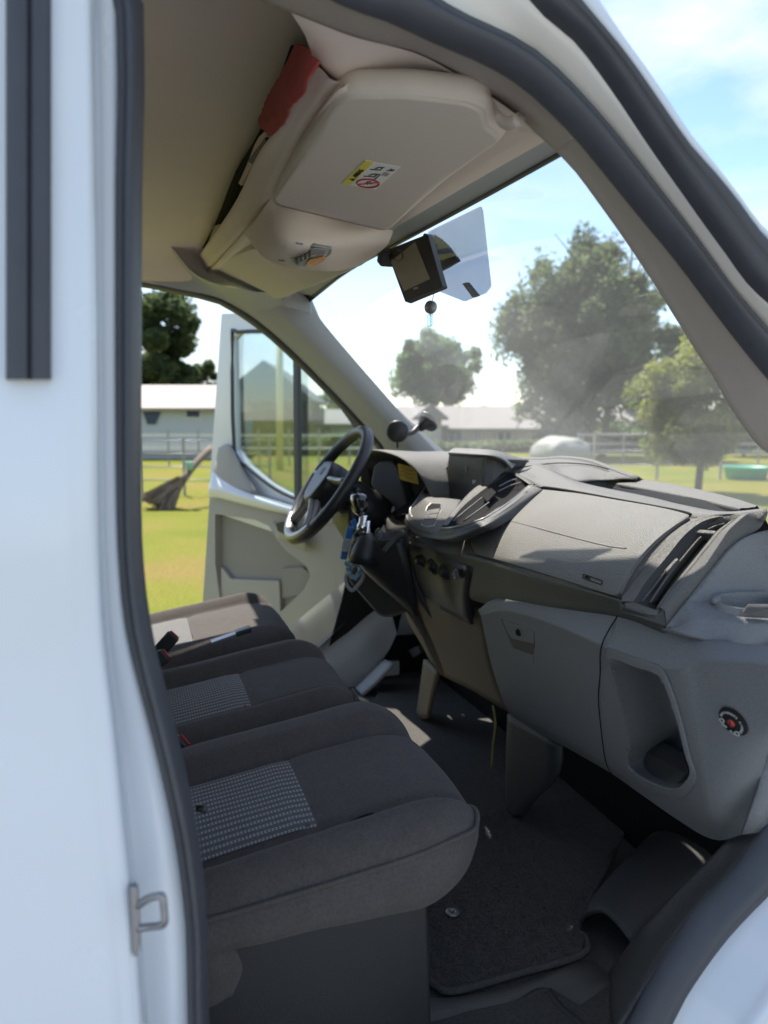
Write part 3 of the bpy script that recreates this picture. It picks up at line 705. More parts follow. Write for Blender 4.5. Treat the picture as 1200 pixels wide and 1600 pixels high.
# far door sill and footwell side, sunlit
surf('far_sill', [[P(420, 1010, X=-1.0), P(470, 965, X=-1.0), P(500, 940, X=-1.0), P(535, 912, X=-1.0), P(575, 880, X=-1.0), P(620, 850, X=-1.0)], [P(430, 1020, X=-.97), P(478, 975, X=-.97), P(510, 950, X=-.97), P(545, 922, X=-.97), P(582, 890, X=-.97), P(625, 860, X=-.97)], [P(455, 1042, X=-.92), P(500, 1000, X=-.92), P(530, 975, X=-.92), P(562, 950, X=-.92), P(595, 925, X=-.92), P(630, 900, X=-.92)], [P(468, 1052, X=-.90), P(512, 1008, X=-.90), P(536, 985, X=-.90), P(568, 960, X=-.90), P(600, 935, X=-.90), P(635, 905, X=-.90)]], M['sill'], van, nu=4, nv=3)
surf('far_sill_trim', [[P(466, 1050, X=-.90), P(510, 1005, X=-.90), P(536, 984, X=-.90), P(568, 958, X=-.90), P(600, 934, X=-.90)], [P(486, 1062, X=-.87), P(530, 1016, X=-.87), P(552, 996, X=-.87), P(580, 966, X=-.87), P(605, 945, X=-.87)], [P(500, 1085, X=-.84), P(545, 1040, X=-.84), P(560, 1018, X=-.84), P(590, 985, X=-.84), P(612, 960, X=-.84)], [P(515, 1120, X=-.82), P(560, 1075, X=-.82), P(580, 1050, X=-.82), P(605, 1020, X=-.82), P(620, 990, X=-.82)]], M['pillar'], van, nu=4, nv=3)
box('far_sill_base', (-.93, .2, .55), (.14, 1.3, .12), M['cream'], van)
surf('far_floor_step', [[P(555, 1075, X=-.80), P(575, 1055, X=-.80), P(600, 1030, X=-.80)], [P(565, 1085, X=-.72), P(590, 1062, X=-.72), P(615, 1035, X=-.72)]], M['pillar'], van, nu=4, nv=3, thick=.01)
surf('far_side_trim', [[(-.90, .86, 1.30), (-.90, .85, 1.0), (-.90, .80, .85), (-.90, .76, .70)], [(-.86, 1.04, 1.30), (-.86, 1.04, 1.0), (-.86, 1.02, .85), (-.86, 1.0, .70)]], M['pillar'], van, nu=3, nv=2, thick=.01)
# roof lining
hl = [[(x, y, z) for x, z in ((.84, 1.865), (.76, 1.93), (.5, 1.95), (0, 1.96), (-.5, 1.95), (-.72, 1.92), (-.83, 1.86))] for y in (-.55, -.2, .1, .42)]
surf('headliner', hl, M['head'], van, nu=4, nv=2, thick=.01)
surf('far_head_trim', [[P(150, 345, X=-.62), P(222, 356, X=-.62), P(262, 380, X=-.66), P(310, 432, X=-.68), P(385, 454, X=-.66), P(455, 457, X=-.63)], [P(150, 395, X=-.78), P(222, 400, X=-.78), P(275, 415, X=-.79), P(330, 447, X=-.78), P(400, 474, X=-.75), P(456, 470, X=-.70)], [P(150, 438, X=xl), P(222, 440, X=xl), P(283, 452, X=xl), P(346, 467, X=xl), P(400, 500, X=-.85), P(450, 500, X=-.78)]], M['pillar'], van, nu=4, nv=4)

# overhead shelf across the cab
shf = empty('overhead_shelf', 'beige overhead parcel shelf across the cab with an open dark slot', 'shelf')
lipz = [(530, 128), (425, 312), (395, 362), (310, 425)]
L0 = [P(x, y, Y=.215) for x, y in ((522, 126), (472, 200), (444, 252), (400, 333), (314, 430))]
L1 = [P(x, y, Y=.200) for x, y in ((478, 72), (448, 130), (408, 205), (345, 322), (276, 418))]
L1 = [P(x, y, Y=.195) for x, y in ((490, 96), (436, 205), (402, 256), (362, 335), (300, 420))]
slot = [p + V3((0, .20, .01)) for p in L1]
surf('lip', [[p + V3((0, .05, .035)) for p in L1], [p + V3((0, .002, .012)) for p in L1], L1, mid(L1, L0, .5, 0), L0, [p + V3((0, .03, .004)) for p in L0]], M['head'], shf, nu=5, nv=3)
surf('slot_floor', [[p + V3((0, .02, .025)) for p in L1], [p + V3((0, .24, .03)) for p in L1]], M['trim'], shf, nu=4, nv=2, thick=.004)
surf('slot_shade', [[P(x, y, Z=1.925) for x, y in ((455, 70), (405, 205), (368, 268), (340, 340), (318, 385))], [P(x, y, Z=1.912) for x, y in ((490, 80), (445, 195), (412, 245), (375, 325), (320, 400))]], M['matte'], shf, nu=4, nv=2, thick=.003)  # black sheet standing in for the shade inside the open slot
surf('slot_back', [[p + V3((0, .24, .02)) for p in L1], [p + V3((0, .24, .14)) for p in L1]], M['trim'], shf, nu=4, nv=2, thick=.004)
# underside running forward to the windscreen header
hd0 = [P(x, y, Y=.50) for x, y in ((900, 222), (862, 243), (740, 312), (620, 378), (545, 420), (484, 464), (468, 474))]
hd1 = [P(x, y, Y=.47) for x, y in ((868, 208), (838, 224), (727, 288), (620, 352), (540, 402), (470, 452), (455, 460))]
b0 = [P(x, y, Y=.22) for x, y in ((548, 142), (530, 136), (478, 203), (448, 253), (404, 334), (332, 416), (316, 431))]
b0[0] = P(575, 165, Y=.27) + V3((0, 0, .02))
b1 = [P(x, y, Y=.36) for x, y in ((738, 180), (716, 206), (640, 262), (540, 340), (470, 392), (400, 442), (385, 455))]
surf('underside', [b0, [p + V3((0, 0, .032)) for p in b1], hd1], M['head'], shf, nu=4, nv=5, thick=.004)
surf('header_trim', [[p + V3((0, -.004, -.001)) for p in hd1], mid(hd1, hd0, .35, 0), mid(hd1, hd0, .9, 0), hd0, [p + V3((0, .03, .02)) for p in hd0]], M['pillar'], shf, nu=4, nv=3)
tube('header_seal', [p + V3((0, .004, -.001)) for p in hd0], .004, M['seal'], shf, 6)
slab('header_corner', [P(x, y, X=-.675) for x, y in ((436, 452), (478, 452), (488, 466), (486, 492), (472, 486), (446, 478))], M['pillar'], shf, .012, .008, .003)
# right end cheek of the shelf
ek0 = [P(x, y, X=X_) for x, y, X_ in ((455, 20, .80), (500, 38, .80), (560, 60, .80), (646, 82, .81), (704, 111, .82), (751, 140, .83), (809, 181, .85), (844, 216, .86))]
ek1 = [P(x, y, X=X_) for x, y, X_ in ((494, 92, .735), (518, 120, .735), (545, 130, .74), (640, 131, .75), (700, 137, .76), (742, 145, .77), (775, 168, .79), (815, 205, .81))]
surf('end_cheek', [ek0, mid(ek0, ek1, .5, .004), ek1, [p + V3((-.02, .03, .03)) for p in ek1]], M['head'], shf, nu=4, nv=4)
slab('far_end', [P(x, y, Y=.205) for x, y in ((248, 364), (300, 362), (345, 350), (330, 388), (306, 428), (276, 426), (262, 404))], M['trim'], shf, .02, .02, .006)

# red cloth and papers in the slot
tag(surf('cloth', [[P(466, 68, Y=.19), P(436, 120, Y=.19), P(408, 178, Y=.19), P(406, 200, Y=.19)], [P(480, 76, Y=.185), P(455, 128, Y=.178), P(424, 184, Y=.18), P(414, 206, Y=.185)], [P(498, 96, Y=.188), P(476, 138, Y=.183), P(450, 180, Y=.184), P(428, 212, Y=.188)]], M['red'], None, nu=14, nv=14, thick=.003), 'crumpled red cloth stuffed over the overhead shelf edge', 'cloth')
rc_ = bpy.data.objects['cloth'].data
for v_ in rc_.vertices:
    q_ = v_.co * 17; v_.co += V3((0, -1, -.3)) * (.005 * mnoise.noise(q_) + .003 * abs(mnoise.noise(q_ * 2.3)) + .0015 * mnoise.noise(q_ * 4))
def sheet(pts, m, label, cat, name, dx=0):
    tag(slab(name, [P(x, y, Y=.215 + dx) for x, y in pts], m, None, .006, 0, .001), label, cat)
sheet([(404, 214), (414, 204), (418, 216), (392, 262), (376, 290), (368, 282)], M['head'], 'beige folded papers standing in the overhead shelf slot', 'papers', 'papers')
sheet([(386, 252), (414, 214), (416, 222), (396, 258)], M['seal'], 'dark booklet behind the papers in the overhead shelf', 'booklet', 'booklet', -.006)

# sun visors
def vis(name, pts, label, dz=0):
    e = empty(name, label, 'sun visor'); return e
v1 = empty('sun_visor', 'large beige passenger sun visor with a yellow airbag sticker', 'sun visor', 'sun visors')
def zv(dz): return lambda p: p
def planar(anchors):
    a, b, c = [P(x, y, Y=yv) for x, y, yv in anchors]; n = (b - a).cross(c - a).normalized()
    def g(px, py):
        d = P(px, py, D=1) - CAM; return CAM + d * ((a - CAM).dot(n) / d.dot(n))
    return g
gv1 = planar(((541, 136, .226), (424, 310, .216), (606, 356, .408)))
vo = [gv1(x, y) for x, y in ((541, 136), (640, 136), (738, 148), (764, 160), (770, 188), (796, 206), (700, 280), (612, 352), (600, 357), (520, 338), (430, 316), (424, 308), (470, 228), (520, 152))]
ring = rounded(vo, [.045, .01, .03, .015, .01, .03, .01, .02, .02, .01, .02, .02, .01, .045], 4); c_, n_ = plane_of(ring); ce = sum(ring, Vector()) / len(ring)
down = n_ if n_.z < 0 else -n_
def lens(name, ring, m, parent, th=.018, edge=.006):
    ce = sum(ring, Vector()) / len(ring); c_, n_ = plane_of(ring); dn = n_ if n_.dot(CAM - c_) > 0 else -n_
    rows = []
    for s, ins, h in ((.001, None, 1), (.5, None, 1), (0, .016, 1), (0, .008, .93), (0, .002, .66), (0, 0, .15), (0, .002, -.3), (0, .008, -.6)):
        rows.append([ce.lerp(p, s if ins is None else 1 - ins / (p - ce).length) + dn * (th * h - th) for p in ring])
    return surf(name, rows, m, parent, nu=1, nv=2, closed=True)
lens('visor_pad', [p + down * .006 for p in ring], M['visor'], v1)
# sticker on the visor's own plane
pl_c, pl_n = plane_of([p for p in ring]); off_ = down * .0128
def onv(px, py, lift=0):
    d = (P(px, py, D=1) - CAM); o = pl_c + down * (.0062 + lift); return CAM + d * ((o - CAM).dot(pl_n) / d.dot(pl_n))
st_ = [onv(x, y) for x, y in ((571, 250), (626, 260), (587, 296), (534, 286))]
lab = slab('warning_label', st_, M['paper'], v1, .0006, 0, 0, lift=.0006)
slab('warning_band', [st_[0], st_[0].lerp(st_[1], .24), st_[3].lerp(st_[2], .24), st_[3]], M['ylabel'], lab, .0004, 0, 0, lift=.0010)
sx = (st_[0] - st_[3]); sy = -(st_[1] - st_[0]); SL, SW = sx.length, (st_[1] - st_[0]).length
sxn, syn = sx.normalized(), sy.normalized()
def lp(a, b, lift=.0016): return st_[3] + sx * a + (st_[2] - st_[3]) * b + down * lift
text('warning_text', 'AIRBAG', lp(.36, .19), sx, -(st_[2] - st_[3]), SW * .20, M['ink'], lab)
pydata('warning_triangle', [lp(.20, .20), lp(.32, .20), lp(.26, .05)], [(0, 1, 2)], M['ink'], lab)
ringc = [lp(.22 + .17 * math.cos(a), .62 + .30 * math.sin(a)) for a in [i * math.pi / 10 for i in range(20)]]
tube('prohibition_ring', ringc, .0012, M['redink'], lab, 5, True, 1)
bar('prohibition_bar', lp(.11, .42), lp(.33, .84), .0018, .0006, M['redink'], lab, down)
rnd = random.Random(2)
def fig(cx, cy, s, k):
    for a, b in k: bar('pictogram', lp(cx + a[0] * s, cy + a[1] * s * 1.8, .0012), lp(cx + b[0] * s, cy + b[1] * s * 1.8, .0012), .0013, .0006, M['ink'], lab, down)
seatfig = [((-.3, -.4), (-.1, .3)), ((-.1, .3), (.4, .3)), ((.0, -.1), (.35, .05)), ((.35, .05), (.5, .4)), ((-.5, .5), (.5, .5))]
fig(.22, .62, .16, [((-.4, .1), (.2, -.2)), ((.2, -.2), (.5, .1)), ((-.1, -.1), (.0, .4))])
fig(.52, .48, .22, seatfig); fig(.80, .45, .20, seatfig[:4]); fig(.85, .80, .12, seatfig[:3])
for b_ in (.74, .80, .86): bar('print_line', lp(.60, b_, .0012), lp(.74, b_, .0012), .0010, .0005, M['greyink'], lab, down)
# visor hinge and arm at the pillar end
tube('pivot_arm', [P(770, 172, Y=.39), P(790, 188, Y=.40), P(806, 190, Y=.40), P(812, 186, Y=.40)], .008, M['visor'], v1, 8)
lathe('pivot_boss', [(.0, -.004), (.015, 0), (.017, .012), (.012, .02)], P(802, 196, Y=.41), (0, 0, 1), M['visor'], v1)
v2 = empty('sun_visor', 'beige driver sun visor folded up beyond the overhead console', 'sun visor', 'sun visors')
gv2 = planar(((356, 392, .235), (318, 438, .24), (505, 432, .41)))
vo2 = [gv2(x, y) for x, y in ((352, 392), (395, 378), (470, 400), (556, 408), (505, 432), (450, 458), (436, 461), (330, 448), (316, 438))]
lens('visor_pad', [p + V3((0, 0, -.012)) for p in rounded(vo2, .02, 3)], M['visor'], v2, .014)

# overhead console with the map light
oc = empty('overhead_console', 'beige overhead console pod with a map light between the visors', 'overhead console')
k0 = [(427, 318), (405, 345), (383, 362)]
pr_ = [[(425, 308, .222), (480, 330, .275), (545, 346, .35), (614, 360, .43)],
       [(412, 326, .214), (452, 352, .245), (535, 366, .335), (612, 368, .432)],
       [(398, 346, .210), (440, 384, .235), (520, 388, .32), (604, 384, .43)],
       [(383, 364, .212), (418, 402, .232), (500, 412, .31), (585, 400, .425)],
       [(390, 372, .225), (428, 412, .250), (510, 424, .335), (562, 416, .42)],
       [(395, 372, .25), (432, 410, .28), (515, 420, .36), (562, 412, .43)]]
pod_ = surf('pod', [[P(*q[:2], Y=q[2]) for q in r] for r in pr_], M['head'], oc, nu=6, nv=5, thick=0)
def onp(pts, ref):
    c, n = plane_of([Vector(p) for p in ref])
    def g(px, py, lift=0):
        d = P(px, py, D=1) - CAM; o = c + n * lift; return CAM + d * ((o - CAM).dot(n) / d.dot(n))
    return [g(x, y) for x, y in pts], n, g
from mathutils.bvhtree import BVHTree
def hit(o, px, py):
    me = o.data; b = BVHTree.FromPolygons([q.co.copy() for q in me.vertices], [tuple(p.vertices) for p in me.polygons])
    d = (P(px, py, D=1) - CAM).normalized(); h = b.ray_cast(CAM, d)
    if h[0] is None: return P(px, py, Y=.64), -d
    n = h[1] if h[1].dot(d) < 0 else -h[1]
    return h[0], n
def mlg(x, y, l=0):
    p, n = hit(pod_, x, y); return p + n * l
ml = slab('map_light', [mlg(x, y, .004) for x, y in ((454, 403), (486, 383), (518, 386), (516, 394), (492, 413), (462, 412))], M['silver'], oc, .008, .006, .001, flat=False)
slab('lens', [mlg(x, y, .005) for x, y in ((459, 403), (488, 385), (514, 388), (512, 394), (490, 411), (464, 410))], M['lens'], ml, .002, .005, 0, flat=False)
slab('amber_lens', [mlg(x, y, .006) for x, y in ((482, 402), (504, 397), (508, 400), (492, 410), (478, 411))], M['amber'], ml, .002, .002, 0, flat=False)
slab('dark_lens', [mlg(x, y, .006) for x, y in ((487, 388), (505, 387), (508, 391), (494, 396))], M['greyink'], ml, .002, .002, 0, flat=False)
for i in range(4):
    slab('button', [mlg(x + i * 6, y - i * 3.4, .0065) for x, y in ((463, 407), (467, 405), (466, 398), (462, 400))], M['dashdk'], ml, .002, 0, 0, flat=False)
slab('slot', [mlg(x, y, .001) for x, y in ((435, 405), (445, 406), (445, 408), (435, 407))], M['greyink'], oc, .002, 0, 0, flat=False)
slab('slot', [mlg(x, y, .001) for x, y in ((462, 378), (473, 380), (473, 383), (462, 381))], M['greyink'], oc, .002, 0, 0, flat=False)
bar('bracket', P(590, 344, Y=.42), P(608, 340, Y=.42), .006, .006, M['seal'], oc)

# door striker on the rear flange
sk = empty('door_striker', 'bare metal door striker loop bolted to the white flange', 'door striker')
bp_ = [P(x, y, X=1.024) for x, y in ((203, 1386), (216, 1386), (219, 1425), (218, 1470), (215, 1496), (208, 1494))]
slab('base_plate', bp_, M['steel'], sk, .006, .003, .001)
tube('loop', [P(x, y, X=X_) for x, y, X_ in ((216, 1415, 1.022), (232, 1404, 1.032), (247, 1400, 1.040), (254, 1402, 1.042), (256, 1420, 1.042), (257, 1440, 1.042), (250, 1446, 1.038), (235, 1448, 1.028), (216, 1451, 1.022))], .0030, M['steel'], sk, 8)

# ------------------------------------------------------------------ seats
def sm(a, b, x):
    t = max(0, min(1, (x - a) / (b - a))); return t * t * (3 - 2 * t)
class Cushion:
    def __init__(s, x0, x1, y0, y1, z0, z1, rx=.08, ry=.105, rz=.07, bol=.022, insx=(.25, .75), insy=.19, slope=.105, seed=0):
        s.__dict__.update(locals()); del s.__dict__['s']
    def h(s, x, y):
        """height added to the plain rounded pad"""
        u = (x - s.x0) / (s.x1 - s.x0); W = s.x1 - s.x0
        z = s.slope * (y - s.y1) / (s.y1 - s.y0)
        for e in s.insx:                                    # bolster seams: a soft groove and a raised roll outside
            xe = s.x0 + e * W; d = x - xe; out = -d if e < .5 else d
            z += s.bol * sm(.0, .045, out) * (1 - sm(s.y1 - .09, s.y1 + .02, y) * .7)
            z -= .006 * math.exp(-(d / .007) ** 2) * (1 - sm(s.y1 - .05, s.y1 - .02, y))
        if s.insx[0] * W < x - s.x0 < s.insx[1] * W:
            z -= .004 * math.exp(-((y - s.insy) / .006) ** 2)
            z += .006 * math.sin(math.pi * (u - s.insx[0]) / (s.insx[1] - s.insx[0]))
        z += .0025 * mnoise.noise(Vector((x * 9, y * 7, s.seed)))
        return z
    def pt(s, x, y, lift=0):
        p = s.fit(Vector((x, y, s.z1)))
        return Vector((p.x, p.y, p.z + s.h(p.x, p.y) + lift))
    def fit(s, p):
        lo = Vector((s.x0 + s.rx, s.y0 + s.ry, s.z0 + s.rz * .75)); hi = Vector((s.x1 - s.rx, s.y1 - s.ry, s.z1 - s.rz))
        q = Vector([max(lo[i], min(hi[i], p[i])) for i in range(3)]); d = p - q
        e = Vector((d.x / s.rx, d.y / s.ry, d.z / (s.rz if d.z > 0 else s.rz * .75)))
        m = max(abs(e.x), abs(e.y), abs(e.z))
        if e.length > 1e-6: e = e.normalized() * m ** 1.0
        return q + Vector((e.x * s.rx, e.y * s.ry, e.z * (s.rz if e.z > 0 else s.rz * .75)))
    def build(s, name, m, parent):
        bm = bmesh.new(); bmesh.ops.create_cube(bm, size=1)
        bmesh.ops.subdivide_edges(bm, edges=bm.edges, cuts=63, use_grid_fill=True)
        for v in bm.verts:
            p = Vector((s.x0 + (v.co.x + .5) * (s.x1 - s.x0), s.y0 + (v.co.y + .5) * (s.y1 - s.y0), s.z0 + (v.co.z + .5) * (s.z1 - s.z0)))
            p = s.fit(p); k = sm(s.z0, s.z1 - .02, p.z); v.co = p + Vector((0, 0, s.h(p.x, p.y) * k))
            f_ = 1 - sm(s.z0, s.z1, p.z); v.co.y -= f_ * .035 * sm(s.y1 - .2, s.y1, p.y)
            b = mnoise.noise(Vector((p.x * 14, p.y * 14, p.z * 14 + s.seed))) * .0025; v.co += Vector((b, b, 0))
        me = bpy.data.meshes.new(name); bm.to_mesh(me); bm.free()
        for p in me.polygons: p.use_smooth = True
        return new(name, me, m, parent)
    def insert(s, parent):
        W = s.x1 - s.x0; xa, xb = s.x0 + s.insx[0] * W + .003, s.x0 + s.insx[1] * W - .009; n = 16; v = []; f = []
        for i in range(n + 1):
            for j in range(n + 1): v.append(s.pt(xa + (xb - xa) * i / n, s.y0 + .05 + (s.insy - .003 - s.y0 - .05) * j / n, .0018))
        for i in range(n):
            for j in range(n): q = i * (n + 1) + j; f.append((q, q + n + 1, q + n + 2, q + 1))
        return pydata('seat_insert', v, f, M['insert'], parent, True)
    def seams(s, parent):
        W = s.x1 - s.x0
        for e in s.insx:
            xe = s.x0 + e * W; tube('seam', [s.pt(xe, s.y0 + .06 + (s.y1 - .07 - s.y0 - .06) * k / 10, -.0012) for k in range(11)], .0014, M['matte'], parent, 5, sub=3)
        tube('seam', [s.pt(s.x0 + (s.insx[0] + (s.insx[1] - s.insx[0]) * k / 6) * W, s.insy, .0004) for k in range(7)], .0013, M['matte'], parent, 5, sub=2)
SEATC = M['seat']
def piping(pts, parent): tube('piping', pts, .0030, SEATC, parent, 6, sub=6)

bench = empty('bench_seat', 'charcoal double passenger bench seat with two pads, nearest the open doorway', 'bench seat')
cr = Cushion(.375, .818, -.26, .418, .85, .985, insx=(.32, .80), insy=.20, seed=1)
cm = Cushion(-.075, .368, -.26, .395, .845, .968, insx=(.28, .76), insy=.185, seed=5)
for c in (cm, cr):
    o = c.build('seat_cushion', SEATC, bench); c.insert(o); c.seams(o)
for a_, b_ in (((.735, .235), (.748, .262)), ((.727, .20), (.729, .206))):
    tube('seam_tear', [cr.pt(a_[0], a_[1], .001), cr.pt((a_[0] + b_[0]) / 2 + .002, (a_[1] + b_[1]) / 2, .0018), cr.pt(b_[0], b_[1], .001)], .0016, M['matte'], bench, 5, sub=3)
def side_pt(c, y, z, out=.0015): return Vector((c.x1 + out, y, z))
def rim_pt(c, x, y, z):
    p = c.fit(Vector((x, y, z))); p.z += c.h(p.x, p.y) * sm(c.z0, c.z1 - .02, p.z); return p
for c_q in (cr, cm):
    piping([rim_pt(c_q, c_q.x1, y_, z_) + Vector((.0005, 0, 0)) for y_, z_ in ((-.2, .955), (.0, .952), (.10, .948), (.20, .945), (.29, .945), (.345, .950))] + [rim_pt(c_q, c_q.x1 - a_, c_q.y1 - b_, z_) for a_, b_, z_ in ((.0, .02, .957), (.012, .0, .963), (.045, .0, .970), (.085, .005, .972))], bench)
# lower cover, riser and seat base
slab('riser', [(.742, -.3, .86), (.742, .335, .86), (.742, .345, .60), (.742, .335, .565), (.742, -.3, .565)], M['black'], bench, .03, .02, .004)
box('seat_base', (.34, .03, .70), (.78, .60, .28), M['black'], bench, None, .01)
surf('fabric_skirt', [[(.808, .02, .885), (.810, .055, .88), (.806, .085, .87)], [(.800, .0, .85), (.806, .055, .835), (.800, .092, .84)], [(.785, .0, .80), (.79, .05, .795), (.785, .082, .80)]], SEATC, bench, nu=5, nv=5, thick=.004)
lathe('recliner_knob', [(.0, .0), (.011, .0), (.012, .012), (.006, .018)], P(345, 1452, X=.795), (1, 0, 0), M['black'], bench, 14)
lathe('adjuster_stub', [(.0, .0), (.004, .0), (.0045, .009), (.0, .012)], P(309, 1262, X=.81), (.6, .8, 0), M['black'], bench, 12)
for x0, x1 in ((-.06, .36), (.385, .80)):
    bk_ = Cushion(x0, x1, -.40, -.26, .93, 1.50, rx=.06, ry=.05, rz=.08, bol=0, slope=0); bk_.build('backrest', SEATC, bench)
drv = empty('driver_seat', 'charcoal driver seat with one pad, lit by the sun beside the far door', 'driver seat')
cdv = Cushion(-.70, -.165, -.26, .385, .815, .945, rx=.115, ry=.13, insx=(.24, .76), insy=.12, bol=.022, seed=9)
o = cdv.build('seat_cushion', SEATC, drv); cdv.insert(o); cdv.seams(o)
box('seat_base', (-.43, .0, .70), (.46, .56, .30), M['black'], drv, None, .01)
Cushion(-.68, -.18, -.40, -.26, .93, 1.50, rx=.06, ry=.05, rz=.08, bol=0, slope=0).build('backrest', SEATC, drv)
def buckle(label, pts, group='seat belt buckles'):
    e = empty('seat_belt_buckle', label, 'belt buckle', group); p0, p1 = pts
    d = (p1 - p0); s = V3((.3, -.1, .05))
    bar('housing', p0, p1, .030, .018, M['black'], e, V3((1, -.2, .3)), .004)
    u = d.normalized(); bar('release_button', p1 - u * .001, p1 + u * .003, .022, .010, RED, e, V3((1, -.2, .3)))
    bar('stalk', p0 - u * .09, p0, .014, .008, M['black'], e, V3((1, -.2, .3)))
    return e
buckle('black buckle with a red button lying between driver seat and middle pad', (P(245, 1022, X=-.1), P(272, 992, X=-.1)))
buckle('black buckle just below it, its red end showing at the doorway edge', (P(238, 1040, X=.0), P(259, 1022, X=.0)))
buckle('red-tipped buckle poking out between the two bench pads', (P(276, 1168, X=.37), P(288, 1157, X=.37)))
tg = empty('belt_tongue', 'grey and black belt tongue lying on the driver seat side edge', 'belt tongue')
bar('plate', P(330, 1003, X=-.14), P(372, 988, X=-.14), .022, .003, M['steel'], tg); bar('grip', P(368, 990, X=-.14), P(392, 982, X=-.14), .026, .012, M['black'], tg, V3((0, 0, 1)), .003)

# ------------------------------------------------------------------ floor and sill
mp_ = [P(x, y, Z=.562) for x, y in ((655, 1395), (667, 1460), (668, 1520), (684, 1540), (712, 1546), (800, 1522), (908, 1490), (916, 1462), (905, 1440), (960, 1330), (1010, 1235), (700, 1060), (600, 1040), (560, 1200))]
fm = empty('floor_mat', 'black ribbed carpet mat with one steel eyelet in the passenger footwell', 'floor mat')
slab('carpet', mp_, M['carpet'], fm, .010, .012, .003)
edge = [mp_[i] for i in (0, 1, 2, 3, 4, 5, 6, 7, 8, 9)]
tube('bound_edge', [p + V3((0, 0, -.002)) for p in edge], .006, M['carpet'], fm, 7, sub=4)
# loose tufts of pile so that the carpet is not a plain sheet
rnd = random.Random(9); v = []; f = []
xs_ = [p.x for p in mp_]; ys_ = [p.y for p in mp_]
def inside(x, y, poly):
    c = False; n = len(poly)
    for i in range(n):
        a, b = poly[i], poly[i - 1]
        if (a.y > y) != (b.y > y) and x < (b.x - a.x) * (y - a.y) / (b.y - a.y) + a.x: c = not c
    return c
cnt = 0
while cnt < 26000:
    x, y = rnd.uniform(.1, .62), rnd.uniform(.35, 1.0)
    if not inside(x, y, mp_): cnt += 1; continue
    cnt += 1; x = round(x / .0055) * .0055 + rnd.uniform(-.0012, .0012)
    k = len(v); h = rnd.uniform(.001, .003); a = rnd.uniform(0, 3.14); dx, dy = math.cos(a) * .0022, math.sin(a) * .0022
    lx, ly = rnd.uniform(-.003, .003), rnd.uniform(-.003, .003)
    v += [V3((x - dx, y - dy, .5618)), V3((x + dx, y + dy, .5618)), V3((x + lx, y + ly, .5618 + h))]; f.append((k, k + 1, k + 2))
tag(pydata('pile', v, f, M['carpet'], fm), kind='stuff')
ey = P(707, 1426, Z=.5645)
lathe('eyelet', [(.0035, .0), (.0045, .003), (.012, .0025), (.0135, .0)], ey, (0, 0, 1), M['silver'], fm, 24)
surf('step_ledge', [[P(650, 1560, Z=.556), P(720, 1556, Z=.556), P(820, 1535, Z=.556), P(915, 1500, Z=.556), P(960, 1530, Z=.556)], [P(650, 1600, Z=.555), P(720, 1580, Z=.555), P(800, 1562, Z=.555), P(850, 1540, Z=.555), P(905, 1570, Z=.552)]], M['dash'], van, nu=5, nv=2, thick=.01)
surf('step_well', [[P(600, 1596, Z=.553), P(720, 1580, Z=.553), P(800, 1562, Z=.553), P(852, 1540, Z=.553), P(880, 1570, Z=.553), P(935, 1615, Z=.553)], [P(600, 1625, Z=.50), P(720, 1606, Z=.50), P(800, 1588, Z=.50), P(835, 1575, Z=.50), P(860, 1600, Z=.50), P(915, 1640, Z=.50)], [P(600, 1750, Z=.49), P(720, 1720, Z=.49), P(760, 1700, Z=.49), P(780, 1700, Z=.49), P(830, 1700, Z=.49), P(860, 1720, Z=.49)]], M['lowdk'], van, nu=4, nv=4, thick=.01)
slab('step_tread', [P(x, y, Z=.512) for x, y in ((690, 1618), (800, 1598), (812, 1604), (806, 1660), (690, 1680))], M['black'], van, .004, .01, .001)
# moulded wheel-arch box at the front corner of the footwell and sill trim
surf('footwell_box', [[P(905, 1440, Z=.565), P(930, 1395, Z=.565), P(1010, 1310, Z=.565), P(1080, 1260, Z=.565)], [P(915, 1428, Z=.60), P(945, 1385, Z=.61), P(1020, 1305, Z=.62), P(1085, 1255, Z=.62)], [P(945, 1425, Z=.625), P(985, 1385, Z=.64), P(1060, 1315, Z=.65), P(1120, 1275, Z=.66)], [P(985, 1470, Z=.605), P(1020, 1430, Z=.62), P(1095, 1355, Z=.65), P(1165, 1290, Z=.67)], [P(990, 1490, Z=.56), P(1030, 1440, Z=.58), P(1110, 1365, Z=.61), P(1180, 1300, Z=.64)]], M['dashdk'], van, nu=5, nv=5, thick=.006)
surf('sill_trim', [[P(960, 1520, Z=.55), P(1000, 1470, X=.80), P(1060, 1405, X=.84), P(1130, 1335, X=.87), P(1190, 1262, X=.89)], [P(960, 1570, X=.86), P(1015, 1490, X=.86), P(1078, 1415, X=.88), P(1145, 1345, X=.90), P(1200, 1275, X=.91)], [P(965, 1625, X=.94), P(1040, 1505, X=.945), P(1105, 1418, X=.945), P(1165, 1352, X=.945), P(1210, 1290, X=.945)]], M['dashdk'], van, nu=6, nv=5, thick=.008)
for t_ in (.25, .55, .8):
    a = [P(*q_, X=.905).lerp(P(*r_, X=.945), t_) + V3((.006, 0, .003)) for q_, r_ in (((965, 1595), (965, 1620)), ((1018, 1505), (1040, 1508)), ((1082, 1430), (1105, 1421)), ((1148, 1362), (1165, 1354)))]
    tube('sill_rib', a, .0025, M['seal'], van, 6)

# ------------------------------------------------------------------ dashboard
db = empty('dashboard', 'dark grey moulded dashboard across the cab, sunlit on top', 'dashboard')
